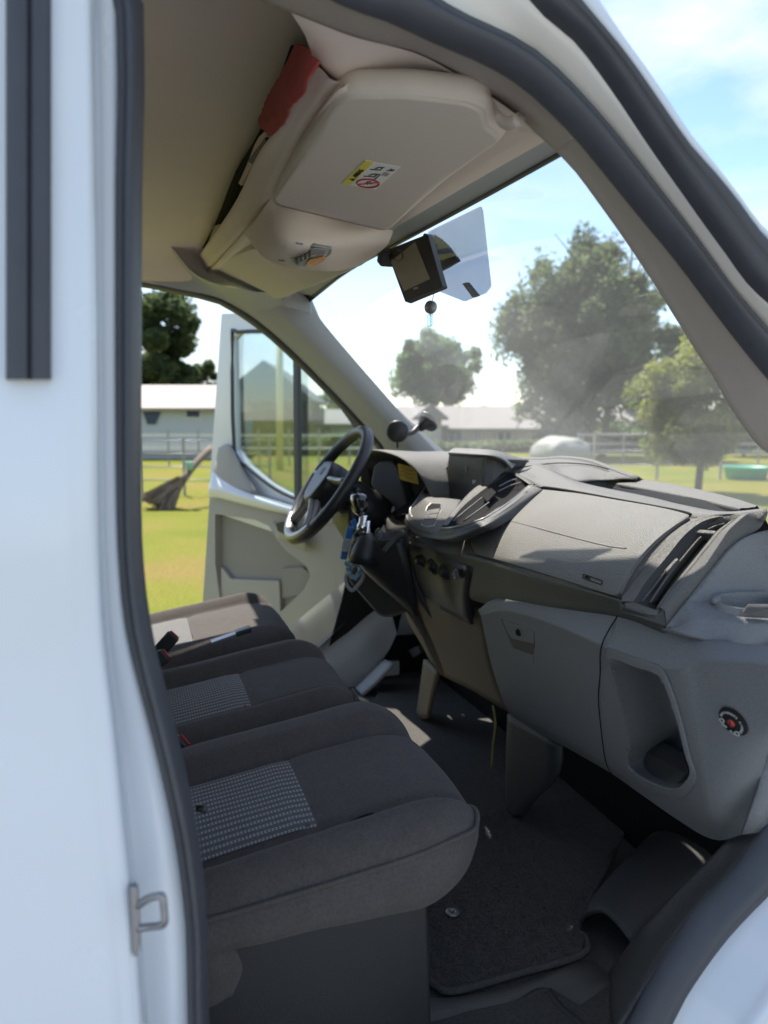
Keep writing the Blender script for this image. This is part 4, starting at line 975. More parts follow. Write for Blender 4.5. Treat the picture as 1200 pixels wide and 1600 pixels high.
# padded top: mid edge, tray, crest, windscreen base
TOPX = [(-.35, .76), (-.15, .80), (.18, .83), (.46, .795), (.75, .745), (.80, .742)]
near = [P(655, 770, Y=.80), P(700, 770, Y=.80), P(800, 742, Y=.835), P(856, 762, Y=.818), P(963, 781, Y=.77), P(1069, 802, Y=.724), P(1111, 803, Y=.716), P(1155, 802, Y=.722), P(1196, 797, Y=.71)]
crest = [P(655, 740, Y=.90), P(700, 728, Y=.93), P(790, 722, Y=.95), P(844, 727, Y=.91), P(903, 752, Y=.875), P(1010, 775, Y=.81), P(1069, 789, Y=.775), P(1129, 799, Y=.745), P(1198, 794, Y=.735)]
surf('top_pad', [[p + V3((0, -.004, -.012)) for p in near], near, mid(near, crest, .5, .0), crest], M['dash'], db, nu=6, nv=3, thick=.004)
back = [P(655, 712, Y=.96), P(700, 714, Y=.98), P(790, 717, Y=.99), P(844, 718, Y=.99), P(874, 716, Y=1.0), P(915, 720.6, Y=.99), P(948, 732, Y=.965), P(992, 749, Y=.945), P(1081, 765, Y=.89), P(1141, 780, Y=.845), P(1178, 792, Y=.81)]
surf('top_back', [back[:8], [p + V3((0, .02, -.001)) for p in back[:8]], [V3((p.x, p.y + .10, p.z - .09)) for p in back[:8]]], M['dash'], db, nu=5, nv=3, thick=.004)
cpa = crest[:4] + [P(878, 742, Y=.90), P(903, 751.5, Y=.878), P(933, 750, Y=.92), P(972, 750, Y=.948)]
cpb = back[:8]
surf('crest_pad', [cpa, mid(cpa, cpb, .5, 0), cpb], M['dash'], db, nu=5, nv=4, thick=.003)
tn = [P(*q[:2], Y=q[2]) for q in ((903, 752, .876), (918, 759, .862), (963, 767, .838), (1010, 775.5, .81), (1069, 789, .775), (1105, 797, .755), (1129, 799, .745), (1153, 796, .755))]
tf = [P(*q[:2], Y=q[2]) for q in ((905, 751, .885), (933, 749.5, .922), (964, 755.5, .942), (1010, 764, .915), (1063, 774, .882), (1111, 784, .85), (1135, 790, .83), (1156, 795, .80))]
tray = surf('tray', [tn, [a.lerp(b, .25) + V3((0, .004, -.030)) for a, b in zip(tn, tf)], [a.lerp(b, .8) + V3((0, .0, -.034)) for a, b in zip(tn, tf)], tf], M['dashdk'], db, nu=5, nv=4)
lf = [P(*q[:2], Y=q[2]) for q in ((962, 756, .941), (1010, 764.5, .914), (1063, 774.5, .881), (1111, 784.8, .849), (1156, 795, .80))]
lb = [P(*q[:2], Y=q[2]) for q in ((974, 749.6, .962), (1022, 754, .945), (1081, 765, .905), (1141, 780, .86), (1179, 792.5, .815))]
surf('tray_lip', [[p + V3((0, .004, -.012)) for p in lf], lf, mid(lf, lb, .5, 0), lb, [p + V3((0, .012, -.006)) for p in lb], [p + V3((.0, .07, -.09)) for p in lb]], M['dash'], db, nu=5, nv=3)
tube('crest_seam', [P(x, y, Y=yv) + V3((0, -.002, .001)) for x, y, yv in ((800, 733, .88), (844, 726.6, .925), (880, 724, .955), (921, 726.6, .965), (952, 734, .957))], .0013, M['matte'], db, 5)
# main face behind the airbag cover
f0 = [P(690, 775, Y=.80), P(790, 755, Y=.835), P(857, 764, Y=.822), P(962, 780, Y=.774), P(1075, 802, Y=.728), P(1100, 806, Y=.716)]
f1 = [P(600, 838, Y=.66), P(690, 862, Y=.645), P(744, 869, Y=.655), P(850, 905, Y=.625), P(960, 936, Y=.606), P(974, 941, Y=.600)]
surf('face', [f0, [a.lerp(b, .5) + V3((0, -.010, .006)) for a, b in zip(f0, f1)], f1], M['dash'], db, nu=5, nv=5, thick=.006)
g0 = [P(x, y, Y=yv) for x, y, yv in ((856, 768, .818), (905, 774, .796), (962, 784, .770), (1030, 796, .742), (1080, 806, .720))]
g1 = [P(x, y, Y=yv) for x, y, yv in ((738, 843, .672), (800, 858, .66), (880, 882, .640), (940, 905, .627), (1010, 885, .640))]
ac0 = [P(x, y, Y=yv) for x, y, yv in ((850, 767, .815), (905, 773, .796), (962, 783, .770), (1030, 795, .742), (1074, 806, .720), (1079, 811, .715))]
ac1 = [P(x, y, Y=yv) for x, y, yv in ((742, 866, .654), (800, 883, .640), (850, 898, .628), (900, 914, .616), (958, 932, .604), (970, 929, .600))]
lft = [P(x, y, Y=yv) for x, y, yv in ((800, 783, .775), (757, 812, .72), (738, 838, .680))]
def lerp_row(t, bulge): return [a.lerp(b, t) + V3((0, -.012 * bulge - .003, .008 * bulge + .003)) for a, b in zip(ac0, ac1)]
rows = [lerp_row(t, 4 * t * (1 - t)) for t in (0, .12, .3, .5, .7, .88, 1)]
lft = [P(x, y, Y=yv) for x, y, yv in ((850, 767, .815), (824, 785, .777), (797, 801, .742), (768, 817, .706), (741, 834, .677), (738, 850, .662), (746, 867, .653))]
rows = [[l_ + V3((0, -.003, .003))] + r_[1:] for l_, r_ in zip(lft, rows)]
cv_ = surf('airbag_cover', rows, M['cover'], db, nu=5, nv=3, thick=.005, bev=.0015)
tube('cover_gap', [p + V3((0, -.001, .0030)) for p in (P(844, 765, Y=.818), P(856, 764, Y=.817), P(903, 771.5, Y=.797), P(963, 783, Y=.772), P(1022, 794, Y=.747), P(1068, 803.5, Y=.726), P(1080, 808, Y=.72))], .0026, M['matte'], db, 6)
def on_cover(px, py):
    best = None; d = (P(px, py, D=1) - CAM).normalized()
    from mathutils.bvhtree import BVHTree
    global _bvh
    try: _bvh
    except NameError:
        me = cv_.data; _bvh = BVHTree.FromPolygons([q.co.copy() for q in me.vertices], [tuple(p.vertices) for p in me.polygons])
    h = _bvh.ray_cast(CAM, d); return h[0] if h[0] else P(px, py, Y=.65)
tube('cover_score', [on_cover(x, y) + V3((0, .0008, -.0005)) for x, y in ((790, 812), (840, 825), (900, 841), (950, 853), (979, 857))], .0022, M['cover'], cv_, 6)
ap_ = [on_cover(x, y) for x, y in ((912, 897), (942, 908), (940, 914), (910, 903))]
rr_ = rounded(ap_, .003, 3); tube('badge_outline', [p + V3((0, -.0004, .0004)) for p in rr_], .0006, M['matte'], cv_, 4, True, 1)
text('badge_text', 'AIRBAG', ap_[3].lerp(ap_[0], .22).lerp(ap_[2].lerp(ap_[1], .22), .10) + V3((0, -.0008, .0008)), ap_[2] - ap_[3], ap_[0] - ap_[3], (ap_[0] - ap_[3]).length * .75, M['matte'], cv_, .0003)
# right-hand vent
def pl(a): return [P(x, y, Y=yv) for x, y, yv in a]
VO = pl([(1155, 803, .724), (1135, 803, .718), (1111, 805, .712), (1081, 812.6, .700), (1052, 836, .674), (1022, 869, .644), (992, 904.6, .615), (974.5, 930, .598), (970, 940, .592)])
VI = pl([(1147, 806.7, .722), (1133, 807, .717), (1120, 808, .712), (1096, 815.6, .700), (1069.5, 836, .676), (1040, 872, .646), (1010, 907.6, .617), (996, 930, .600), (989.4, 940, .594)])
RI = pl([(1149.6, 808, .722), (1140, 815, .716), (1120, 830, .702), (1106, 847, .685), (1093, 863, .670), (1066.5, 895.7, .642), (1040, 928, .616), (1030, 943, .603), (1025, 952, .597)])
RO = pl([(1155.5, 805, .724), (1144, 815, .716), (1126, 830, .702), (1112, 847, .685), (1099, 863, .670), (1072.5, 895.7, .642), (1046, 925, .618), (1036, 940, .606), (1029.5, 949, .600)])
rv = surf('air_vent', [[p + V3((0, .010, -.006)) for p in VO], VO, mid(VO, VI, .5, .0), VI], M['dash'], db, nu=4, nv=3)
surf('vent_cavity', [VI, [a.lerp(b, .45) + V3((-.004, .022, -.012)) for a, b in zip(VI, RI)], [a.lerp(b, .8) + V3((0, .03, -.018)) for a, b in zip(VI, RI)], RI], M['dashdk'], rv, nu=4, nv=3)
surf('vent_frame', [[p + V3((0, .012, -.008)) for p in RI], RI, RO, [p + V3((0, .01, -.004)) for p in RO]], M['dash'], rv, nu=4, nv=1)
slab('vent_foot', pl([(975, 942, .592), (990, 940.5, .594), (1024, 953, .597), (1030, 950, .600), (1027, 962, .594), (1021, 962, .592), (979, 950, .590)]), M['cover'], rv, .008, .002, .001, flat=False)
def slat(q, r=.0014):
    q = pl(q); f_ = surf('vent_slat', [[p + V3((-.003, .012, -.006)) for p in q], q], M['dashdk'], rv, nu=5, nv=1, thick=.0012, linv=True)
    tube('slat_edge', q, r, M['cover'], f_, 6, sub=5)
slat([(1084, 837, .690), (1075, 848, .682), (1040, 893, .642), (1004, 940, .604)])
slat([(1096, 839, .690), (1087, 848, .683), (1062, 878, .656), (1040, 906, .633), (1016, 942, .605)])
slat([(1123, 815.6, .715), (1108, 820, .709), (1090, 827.5, .700)], .0011)
slat([(1132, 818, .716), (1120, 821, .711), (1105, 828, .703)], .0011)
bar('vent_bar', P(1076, 829.5, Y=.691), P(1118, 833, Y=.700), .006, .003, M['cover'], rv, V3((0, -.6, .8)), .0008)
bar('vent_tab', P(1041, 896, Y=.637), P(1060, 875, Y=.655), .006, .007, M['cover'], rv, V3((0, -.6, .8)), .0015)
# padded end cheek of the dash beside the vent
E0 = [P(x, y, X=X_) for x, y, X_ in ((1178, 799, .85), (1164.5, 804, .86), (1141, 824.5, .866), (1130, 839, .866), (1120, 854, .866), (1093, 893, .866), (1063.6, 925, .866), (1048, 942, .866), (1037, 953, .866))]
E2 = [P(x, y, X=.869) for x, y in ((1197, 800), (1190, 822), (1170, 836), (1155, 845), (1141, 854), (1111, 890), (1078, 931), (1058, 957), (1041, 978))]
E1 = [a.lerp(b, .12) + V3((.002, 0, 0)) for a, b in zip(E0, E2)]
surf('vent_surround', [[p + V3((0, .004, -.004)) for p in rs([r_[-1] for r_ in rows], 14)], [p + V3((0, .002, -.002)) for p in rs(VO[2:], 14)]], M['dash'], rv, nu=2, nv=1)
surf('end_cheek', [[p + V3((-.002, .010, -.008)) for p in RO], [p + V3((.001, 0, .0)) for p in RO], mid(RO, E0, .55, .001), E0, E1, E2], M['dash'], db, nu=4, nv=3)
slab('vent_base', [P(x, y, Y=yv) for x, y, yv in ((966, 934, .598), (975, 948, .588), (1020, 964, .588), (1037, 953, .590), (1041, 979, .582), (1030, 977, .584), (969, 956, .592))], M['dashdk'], db, .01, 0, .001, flat=False)
# dark band under the cover and the centre stack
b0_ = [P(x, y, Y=yv) for x, y, yv in ((636, 838, .66), (690, 862, .655), (742, 870, .655), (850, 905, .632), (966, 938, .608), (1034, 973, .598))]
b1_ = [P(x, y, Y=yv) for x, y, yv in ((640, 880, .70), (690, 905, .695), (735, 932, .68), (850, 952, .645), (966, 962, .622), (1048, 990, .605))]
surf('lower_band', [[p + V3((0, .0, .004)) for p in b0_], mid(b0_, b1_, .45, 0), b1_, [p + V3((0, .03, -.01)) for p in b1_]], M['dashdk'], db, nu=5, nv=4, thick=.004)
cs = surf('centre_stack', [[P(x, y, Y=yv) for x, y, yv in ((600, 838, .67), (640, 850, .675), (690, 868, .668), (740, 886, .66))], [P(x, y, Y=yv) for x, y, yv in ((612, 870, .69), (645, 895, .695), (690, 915, .69), (736, 935, .68))], [P(x, y, Y=yv) for x, y, yv in ((622, 905, .71), (652, 930, .72), (690, 950, .72), (740, 975, .70))]], M['black'], db, nu=4, nv=4, thick=.006)
for x, y, r_ in ((658, 876, .017), (677, 884, .021), (697, 893, .021)):
    k = lathe('knob', [(.0, .012), (r_ * .7, .012), (r_ * .8, .0), (r_, -.002), (r_, -.01)], P(x, y, Y=.672), (.15, -.85, .3), M['black'], cs, 20)
    tube('knob_ring', [P(x, y, Y=.670) + V3((math.cos(a) * r_, -.0, math.sin(a) * r_)) for a in [i * math.pi / 8 for i in range(16)]], .0011, M['seal'], cs, 5, True, 1)
sw = slab('switch_panel', [P(x, y, Y=.664) for x, y in ((709, 879), (727, 884), (726, 908), (709, 902))], M['seal'], cs, .008, .003, .001)
lathe('socket', [(.010, .0), (.011, .004), (.009, .006), (.008, .0)], P(714, 897, Y=.660), (.2, -1, .2), M['silver'], cs, 14)
lathe('socket', [(.010, .0), (.011, .004), (.009, .006), (.008, .0)], P(723, 896, Y=.660), (.2, -1, .2), M['black'], cs, 14)
# lower brown console and its leg
lc0 = [(620, 905, .705), (655, 925, .715), (700, 945, .715), (760, 950, .71)]
lc1 = [(640, 965, .76), (672, 1000, .77), (720, 1020, .77), (775, 1040, .76)]
lc2 = [(662, 1005, .80), (688, 1048, .80), (740, 1076, .80), (800, 1112, .79)]
surf('lower_console', [[P(*q[:2], Y=q[2]) for q in a] for a in (lc0, lc1, lc2)], M['brown'], db, nu=5, nv=5, thick=.008)
surf('console_leg', [[P(668, 1030, Y=.80), P(662, 1075, Y=.80), P(655, 1122, Y=.80)], [P(674, 1034, Y=.79), P(669, 1078, Y=.79), P(662, 1124, Y=.79)], [P(690, 1050, Y=.79), P(681, 1080, Y=.79), P(672, 1122, Y=.79)]], M['brown'], db, nu=4, nv=4, thick=.012)
surf('side_console', [[P(560, 868, Y=.60), P(590, 905, Y=.63), P(640, 965, Y=.71), P(690, 1052, Y=.79)], [P(600, 842, Y=.61), P(618, 890, Y=.66), P(648, 950, Y=.73), P(700, 1050, Y=.80)]], M['brown'], db, nu=5, nv=3, thick=.01)
# glove box and lower panels
gl_u = [(748, 952, .655), (775, 936, .652), (850, 945, .638), (967, 958, .620), (1046, 982, .605), (1120, 1003, .600), (1205, 1010, .60)]
gl_c = [(751, 962, .650), (790, 955, .636), (860, 974, .615), (940, 1008, .590), (1046, 1044, .575), (1095, 1032, .575), (1205, 1038, .575)]
gl_m = [(768, 1040, .690), (800, 1052, .672), (870, 1075, .645), (935, 1100, .625), (1060, 1140, .600), (1110, 1150, .600), (1205, 1130, .60)]
gl_l = [(785, 1092, .722), (815, 1112, .715), (885, 1150, .69), (945, 1185, .67), (1070, 1235, .640), (1120, 1265, .640), (1196, 1190, .645)]
gl_b = [(798, 1118, .76), (830, 1138, .755), (892, 1172, .74), (955, 1208, .72), (1062, 1283, .690), (1117, 1312, .680), (1160, 1304, .675)]
GU, GC, GM, GL, GB = [[P(x, y, Y=yv) for x, y, yv in a] for a in (gl_u, gl_c, gl_m, gl_l, gl_b)]
def cut(a, b): return [[r[k] for k in range(a, b)] for r in (GU, GC, GM, GL, GB)]
gb = surf('glove_box', [[p + V3((0, .02, -.002)) for p in GU[:4]], GU[:4], mid(GU, GC, .8, 0)[:4], GC[:4], mid(GC, GM, .15, 0)[:4], GM[:4], GL[:4], GB[:4]], M['lower'], db, nu=5, nv=4)
tube('panel_gap', [p + V3((.002, -.001, .001)) for p in (GU[3], GC[3], GM[3].lerp(GC[3], .5), GM[3], GL[3], GB[3])], .0010, M['matte'], db, 5)
def on(o, px, py, back=0, lift=0):
    from mathutils.bvhtree import BVHTree
    me = o.data; b = BVHTree.FromPolygons([q.co.copy() for q in me.vertices], [tuple(p.vertices) for p in me.polygons])
    d = (P(px, py, D=1) - CAM).normalized(); h = b.ray_cast(CAM, d)
    p = h[0] if h[0] else P(px, py, Y=.64)
    return p + d * back - d * lift
hp_ = [on(gb, x, y, lift=.001) for x, y in ((781, 966), (834, 985), (836, 1008), (832, 1036), (812, 1028), (800, 1010))]
hr = slab('handle_recess', hp_, M['dashdk'], gb, .004, .004, .001, flat=False)
slab('latch_plate', [on(gb, x, y, lift=.004) for x, y in ((785, 969), (833, 986), (834, 1006), (800, 998), (794, 990))], M['lower'], gb, .004, .003, .001, flat=False)
lathe('lock', [(.0, .003), (.006, .003), (.007, .0)], on(gb, 811, 988, lift=.005), (.3, -.95, .1), M['matte'], gb, 14)
slab('handle_lip', [on(gb, x, y, lift=.0035) for x, y in ((798, 1012), (833, 1024), (833, 1037), (812, 1030))], M['lower'], gb, .003, .002, .001, flat=False)
# knee panel with the door pocket
kp_rows = [[p + V3((0, .02, -.002)) for p in GU[3:]], GU[3:], mid(GU, GC, .8, 0)[3:], GC[3:], mid(GC, GM, .15, 0)[3:], GM[3:], GL[3:], GB[3:]]
kp = surf('knee_panel', kp_rows, M['lower'], db, nu=6, nv=5)
# pocket: a deep dark recess framed by a soft lip
pk = [(954, 1029), (990, 1040), (1029, 1054), (1045, 1083), (1060, 1130), (1072, 1180), (1080, 1206), (1070, 1225), (1054, 1234), (1020, 1224), (992, 1208), (980, 1190), (986, 1160), (976, 1115), (962, 1065)]
ph = [on(kp, x, y) for x, y in pk]
cpk = sum(ph, Vector()) / len(ph)
# cut the hole in the panel
bm = bmesh.new(); bm.from_mesh(kp.data)
scr = lambda p: (600 + FPX * (p - CAM).dot(C_R) / (p - CAM).dot(C_F), 800 - FPX * (p - CAM).dot(C_U) / (p - CAM).dot(C_F))
pv = [V3((x, y, 0)) for x, y in pk]
bmesh.ops.subdivide_edges(bm, edges=bm.edges[:], cuts=2, use_grid_fill=True)
dead = [f_ for f_ in bm.faces if inside(*scr(f_.calc_center_median()), pv)]
bmesh.ops.delete(bm, geom=dead, context='FACES'); bm.to_mesh(kp.data); bm.free()
for p in kp.data.polygons: p.use_smooth = True
inn = [p + V3((-.03, .10, -.0)) + (cpk - p) * .10 for p in ph]
lipo = [p + (p - cpk) * .13 + (CAM - p).normalized() * .001 for p in ph]
pkm = surf('door_pocket', [lipo, [p + (p - cpk) * .035 + (CAM - p).normalized() * .006 for p in ph], [p - (p - cpk) * .02 + (CAM - p).normalized() * .002 for p in ph], [p.lerp(q, .25) for p, q in zip(ph, inn)], inn, [p.lerp(sum(inn, Vector()) / len(inn), .98) + V3((0, .004, 0)) for p in inn]], M['lower'], db, nu=4, nv=4, closed=True)
pfl = slab('pocket_floor', [P(x, y, Y=yv) for x, y, yv in ((988, 1164, .70), (1030, 1156, .72), (1066, 1176, .70), (1076, 1206, .675), (1052, 1232, .665), (994, 1208, .68))], M['dashdk'], pkm, .003, .004, 0, flat=False)
# airbag switch
s0, sn = hit(kp, 1147, 1126); s0 = s0 + sn * .0012
asw = lathe('airbag_switch', [(.0, .003), (.0150, .003), (.0165, .0015), (.017, 0)], s0, sn, M['matte'], db, 28)
lathe('switch_lock', [(.0, .0050), (.0040, .0050), (.0045, .003)], s0, sn, M['redink'], asw, 16)
bar('key_slot', s0 + sn * .0058 + V3((0, 0, -.004)), s0 + sn * .0058 + V3((0, 0, .004)), .0012, .001, M['ink'], asw, sn)
sx_ = (C_R - sn * C_R.dot(sn)).normalized(); sz_ = sn.cross(sx_).normalized()
def arc_text(s_, r_, a0, a1, size):
    for i, ch in enumerate(s_):
        a = R(a0 + (a1 - a0) * i / (len(s_) - 1)); p = s0 + sn * .0034 + sx_ * math.sin(a) * r_ + sz_ * math.cos(a) * r_
        text('switch_lettering', ch, p, sx_ * math.cos(a) - sz_ * math.sin(a), sz_ * math.cos(a) + sx_ * math.sin(a), size, M['whiteink'], asw, .0002, 'CENTER')
arc_text('PASSENGER AIRBAG', .0112, -100, 100, .0036)
text('switch_lettering', 'OFF', s0 + sn * .0034 - sx_ * .0045 - sz_ * .0135, sx_, sz_, .0038, M['whiteink'], asw, .0002, 'CENTER')
text('switch_lettering', 'ON', s0 + sn * .0034 + sx_ * .0055 - sz_ * .0135, sx_, sz_, .0038, M['whiteink'], asw, .0002, 'CENTER')
for dx in (-.009, .010):
    tube('switch_symbol', [s0 + sn * .0034 + sx_ * (dx + .0026 * math.cos(a)) + sz_ * (-.008 + .0026 * math.sin(a)) for a in [i * math.pi / 5 for i in range(10)]], .0005, M['whiteink'], asw, 4, True, 1)
# right end: ledge with the cup holder, below the windscreen pillar
hold0 = [P(1050, 980, X=.86), P(1085, 945, X=.865), P(1110, 928, X=.87), P(1210, 905, X=.88)]
hold1 = [P(1047, 985, X=.865), P(1090, 978, X=.885), P(1140, 982, X=.92), P(1210, 978, X=.955)]
hold2 = [P(1048, 992, X=.866), P(1110, 1004, X=.905), P(1150, 1007, X=.93), P(1210, 1004, X=.96)]
def px_(a): return [P(x, y, X=X_) for x, y, X_ in a]
LA = px_([(1044, 977, .873), (1072, 944, .876), (1095, 939, .878), (1118, 934, .882), (1160, 930, .886), (1215, 929, .890)])
LB = px_([(1048, 981, .876), (1080, 964, .892), (1108, 964, .905), (1135, 967, .918), (1170, 970, .930), (1215, 972, .938)])
LC = px_([(1041, 981, .874), (1070, 990, .897), (1099, 998, .913), (1130, 1005, .927), (1165, 1008, .938), (1215, 1006, .946)])
ce_ = surf('corner_panel', [LA, mid(LA, LB, .5, 0), mid(LA, LB, .88, 0), LB, mid(LB, LC, .2, .003), LC, [p + V3((-.012, .004, -.006)) for p in LC]], M['lower'], db, nu=6, nv=4)
WT = px_([(1041, 979, .871), (1078, 932, .871), (1111, 891, .871), (1141, 855, .871), (1172, 836, .871), (1218, 826, .871)])
surf('corner_wall', [WT, [p + V3((.0035, 0, -.0015)) for p in WT], mid([p + V3((.002, 0, 0)) for p in WT], LA, .5, -.002), mid(WT, LA, .9, -.001), LA], M['lower'], db, nu=5, nv=4)
ch = [on(ce_, x, y, lift=.002) for x, y in ((1119, 941), (1126, 935.5), (1145, 933.5), (1170, 933), (1208, 934), (1208, 957), (1170, 959), (1145, 956.5), (1127, 950))]
chc = sum(ch, Vector()) / len(ch)
def cut_hole(o, poly):
    bm = bmesh.new(); bm.from_mesh(o.data); pv = [V3((x, y, 0)) for x, y in poly]
    bmesh.ops.subdivide_edges(bm, edges=bm.edges[:], cuts=2, use_grid_fill=True)
    bmesh.ops.delete(bm, geom=[f_ for f_ in bm.faces if inside(*scr(f_.calc_center_median()), pv)], context='FACES'); bm.to_mesh(o.data); bm.free()
    for p in o.data.polygons: p.use_smooth = True
cut_hole(ce_, ((1121, 941), (1128, 936), (1145, 934), (1170, 934), (1225, 935), (1225, 956), (1170, 958), (1146, 955), (1130, 949)))
cup = surf('cup_holder', [[p + (p - chc) * .12 - V3((0, 0, .002)) for p in ch], [p + (p - chc) * .04 + V3((0, 0, .005)) for p in ch], [p - (p - chc) * .04 + V3((0, 0, .002)) for p in ch], [p - (p - chc) * .08 + V3((0, 0, -.04)) for p in ch], [chc + (p - chc) * .05 + V3((0, 0, -.042)) for p in ch]], M['lower'], db, nu=4, nv=3, closed=True)
slab('cup_holder_flap', [on(ce_, x, y, lift=.006) for x, y in ((1159, 960), (1168, 949), (1206, 950), (1206, 964))], M['lower'], cup, .004, .003, .001, flat=False)
lathe('cup_holder_stop', [(.0, .008), (.004, .008), (.006, .004), (.006, 0)], on(ce_, 1118, 941, lift=.003), (.3, -.2, 1), M['lower'], cup, 12)
surf('corner_side', [[P(1205, 1010, X=.955), P(1196, 1190, X=.955), P(1160, 1304, X=.94)], [P(1240, 1010, X=.96), P(1230, 1200, X=.96), P(1195, 1300, X=.95)]], M['lower'], db, nu=3, nv=2, thick=.004)

# pod with screen, buttons and centre vent
lipA = pl([(641, 798, .660), (634, 806, .648), (640, 817, .636), (655.6, 826, .624), (683.8, 831.5, .611), (705, 829.5, .606), (730, 823, .622), (756.6, 814, .646), (789.5, 793, .706), (815, 774, .760), (834, 759, .80)])
lipB = pl([(636, 806, .668), (633, 815, .652), (642, 829, .632), (657, 838, .618), (690.8, 843.5, .603), (719, 839, .608), (742, 829, .626), (768, 818, .656), (813, 790, .742), (832, 777, .78), (850, 766, .812)])
surf('pod_rim', [[p + V3((0, .01, .002)) for p in lipA], lipA, mid(lipA, lipB, .5, .003), lipB, [p + V3((-.004, .02, -.006)) for p in lipB]], M['dashdk'], db, nu=4, nv=3)
po = [[(641, 798, .660), (648, 788, .673), (660, 770, .703), (676, 777, .706), (693, 778, .709), (712, 780, .703), (720, 781, .698)],
      [(638, 803, .652), (650, 796, .660), (663, 790, .670), (680, 793, .668), (695, 796, .665), (708, 797, .665), (712, 793, .675)],
      [(637, 811, .642), (650, 812, .638), (663, 814, .634), (678, 817, .629), (688, 818, .627), (697, 815, .630), (700, 808, .642)],
      [(641, 818, .634), (655.6, 827, .622), (668, 830, .616), (683.8, 832, .610), (690, 831, .609), (691, 827, .609), (691, 821, .613)]]
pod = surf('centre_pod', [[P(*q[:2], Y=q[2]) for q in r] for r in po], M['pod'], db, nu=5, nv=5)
bp1 = slab('button_panel', [on(pod, x, y, lift=.0045) for x, y in ((667, 791), (674, 785), (689, 786), (690, 795), (678, 822), (666, 824), (657, 820))], M['silver'], pod, .004, .002, .0006, flat=False)
slab('button_recess', [on(pod, x, y, lift=.0054) for x, y in ((668, 791), (675, 786.5), (688, 787), (688, 796), (667, 797))], M['matte'], bp1, .003, .001, 0, flat=False)
for q in ([(669, 797), (687, 794), (685, 801), (666, 804)], [(665, 805), (684, 802), (681, 810), (662, 812)], [(661, 813), (680, 811), (677, 819), (665, 822), (660, 819)]):
    slab('button', [on(pod, x, y, lift=.0066) for x, y in q], M['dash'], bp1, .003, .001, .0005, flat=False)
text('button_mark', 'M', on(pod, 669, 809, lift=.0072), C_R, C_U, .008, M['whiteink'], bp1, .0002)
slab('pod_cheek', [P(x, y, Y=.762) for x, y in ((664, 784), (676, 752), (690, 736), (702, 727), (695, 786))], M['dashdk'], db, .006, .002, .001)
tube('silver_edge', pl([(645, 809, .645), (641, 802, .653), (642, 794, .664), (649, 785, .679), (661, 767, .71)]), .0030, M['silver'], db, 8)
tube('pod_ridge', pl([(661, 767, .71), (674, 750, .745), (688, 736, .765), (697, 729, .775)]), .0035, M['cover'], db, 8)
CO = pl([(691, 821, .612), (703, 804, .645), (717, 787, .684), (742, 762, .737), (773, 745, .79), (795, 736.5, .832), (813, 742, .83), (834, 756, .806)])
CU = pl([(700, 820, .612), (713, 803, .646), (728, 787, .682), (756.6, 764, .735), (780, 749, .787), (797, 739.4, .830), (812, 746.5, .82), (826, 756, .803)])
CL = pl([(703, 822, .609), (714, 820.5, .615), (728, 818, .624), (756.6, 806, .655), (775, 795, .688), (789.5, 785, .715), (812, 768, .77), (826.6, 757.5, .80)])
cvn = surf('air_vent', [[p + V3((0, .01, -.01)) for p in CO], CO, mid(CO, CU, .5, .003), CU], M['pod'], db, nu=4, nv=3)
surf('vent_cavity', [CU, [a.lerp(b, .35) + V3((-.006, .012, -.008)) for a, b in zip(CU, CL)], [a.lerp(b, .7) + V3((-.006, .012, -.008)) for a, b in zip(CU, CL)], CL], M['matte'], cvn, nu=4, nv=3)
CT = pl([(691, 825, .609), (705, 824.5, .607), (719, 822, .616), (738, 816.5, .632), (756.6, 809.5, .652), (775, 799, .684), (789.5, 789.5, .712), (812, 773, .765), (828, 761.5, .797), (833, 757, .803)])
tube('vent_trim', CT, .0018, M['silver'], cvn, 8)
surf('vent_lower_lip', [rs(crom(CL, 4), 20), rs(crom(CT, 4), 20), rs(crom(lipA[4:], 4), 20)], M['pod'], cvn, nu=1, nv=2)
for q in ([(708, 814, .624), (726, 799, .655), (754, 777, .708)], [(724, 814, .632), (744, 800, .66), (764, 785, .70)], [(780, 760, .76), (797, 751, .795), (808, 749, .812)], [(778, 768, .748), (797, 759, .785), (814, 754, .80)]):
    tube('vent_slat', pl(q), .0015, M['lower'], cvn, 6)
slab('vent_tab', [p + V3((.001, -.003, .003)) for p in pl([(754, 776, .712), (769, 764, .745), (777, 771, .738), (763, 786, .70)])], M['matte'], cvn, .004, .0015, .001, flat=False)
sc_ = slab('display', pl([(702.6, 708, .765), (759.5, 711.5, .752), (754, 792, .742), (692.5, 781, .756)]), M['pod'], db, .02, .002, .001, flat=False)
slab('screen', [p + V3((0, -.0015, .0)) for p in pl([(705, 714, .7640), (756, 717, .7528), (751, 788, .7428), (696, 777, .7562)])], M['screen'], sc_, .002, .002, 0, flat=False)
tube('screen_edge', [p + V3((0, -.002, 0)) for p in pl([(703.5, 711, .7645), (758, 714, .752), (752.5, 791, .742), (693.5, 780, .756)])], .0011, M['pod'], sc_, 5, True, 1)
text('screen_symbol', '8', P(727, 738, Y=.752), (1, 0, 0), (0, -.1, 1), .022, M['greyink'], sc_, .0003)
slab('screen_icon', [P(x, y, Y=.748) for x, y in ((738, 750), (743, 750), (743, 756), (738, 756))], M['greyink'], sc_, .001, .001, 0)
surf('display_hood', [pl([(701.5, 711, .758), (735, 713, .750), (761, 714, .745), (785, 722, .79), (799, 734.5, .82)]), pl([(701, 706, .755), (735, 708, .747), (763, 710, .744), (786, 716, .79), (801, 731, .825)]), pl([(710, 700, .82), (740, 701, .82), (768, 703, .825), (792, 710, .86), (812, 722, .88)]), pl([(722, 701, .90), (750, 703, .91), (785, 708, .92), (806, 713, .94), (828, 719.5, .96)])], M['cover'], db, nu=4, nv=3)
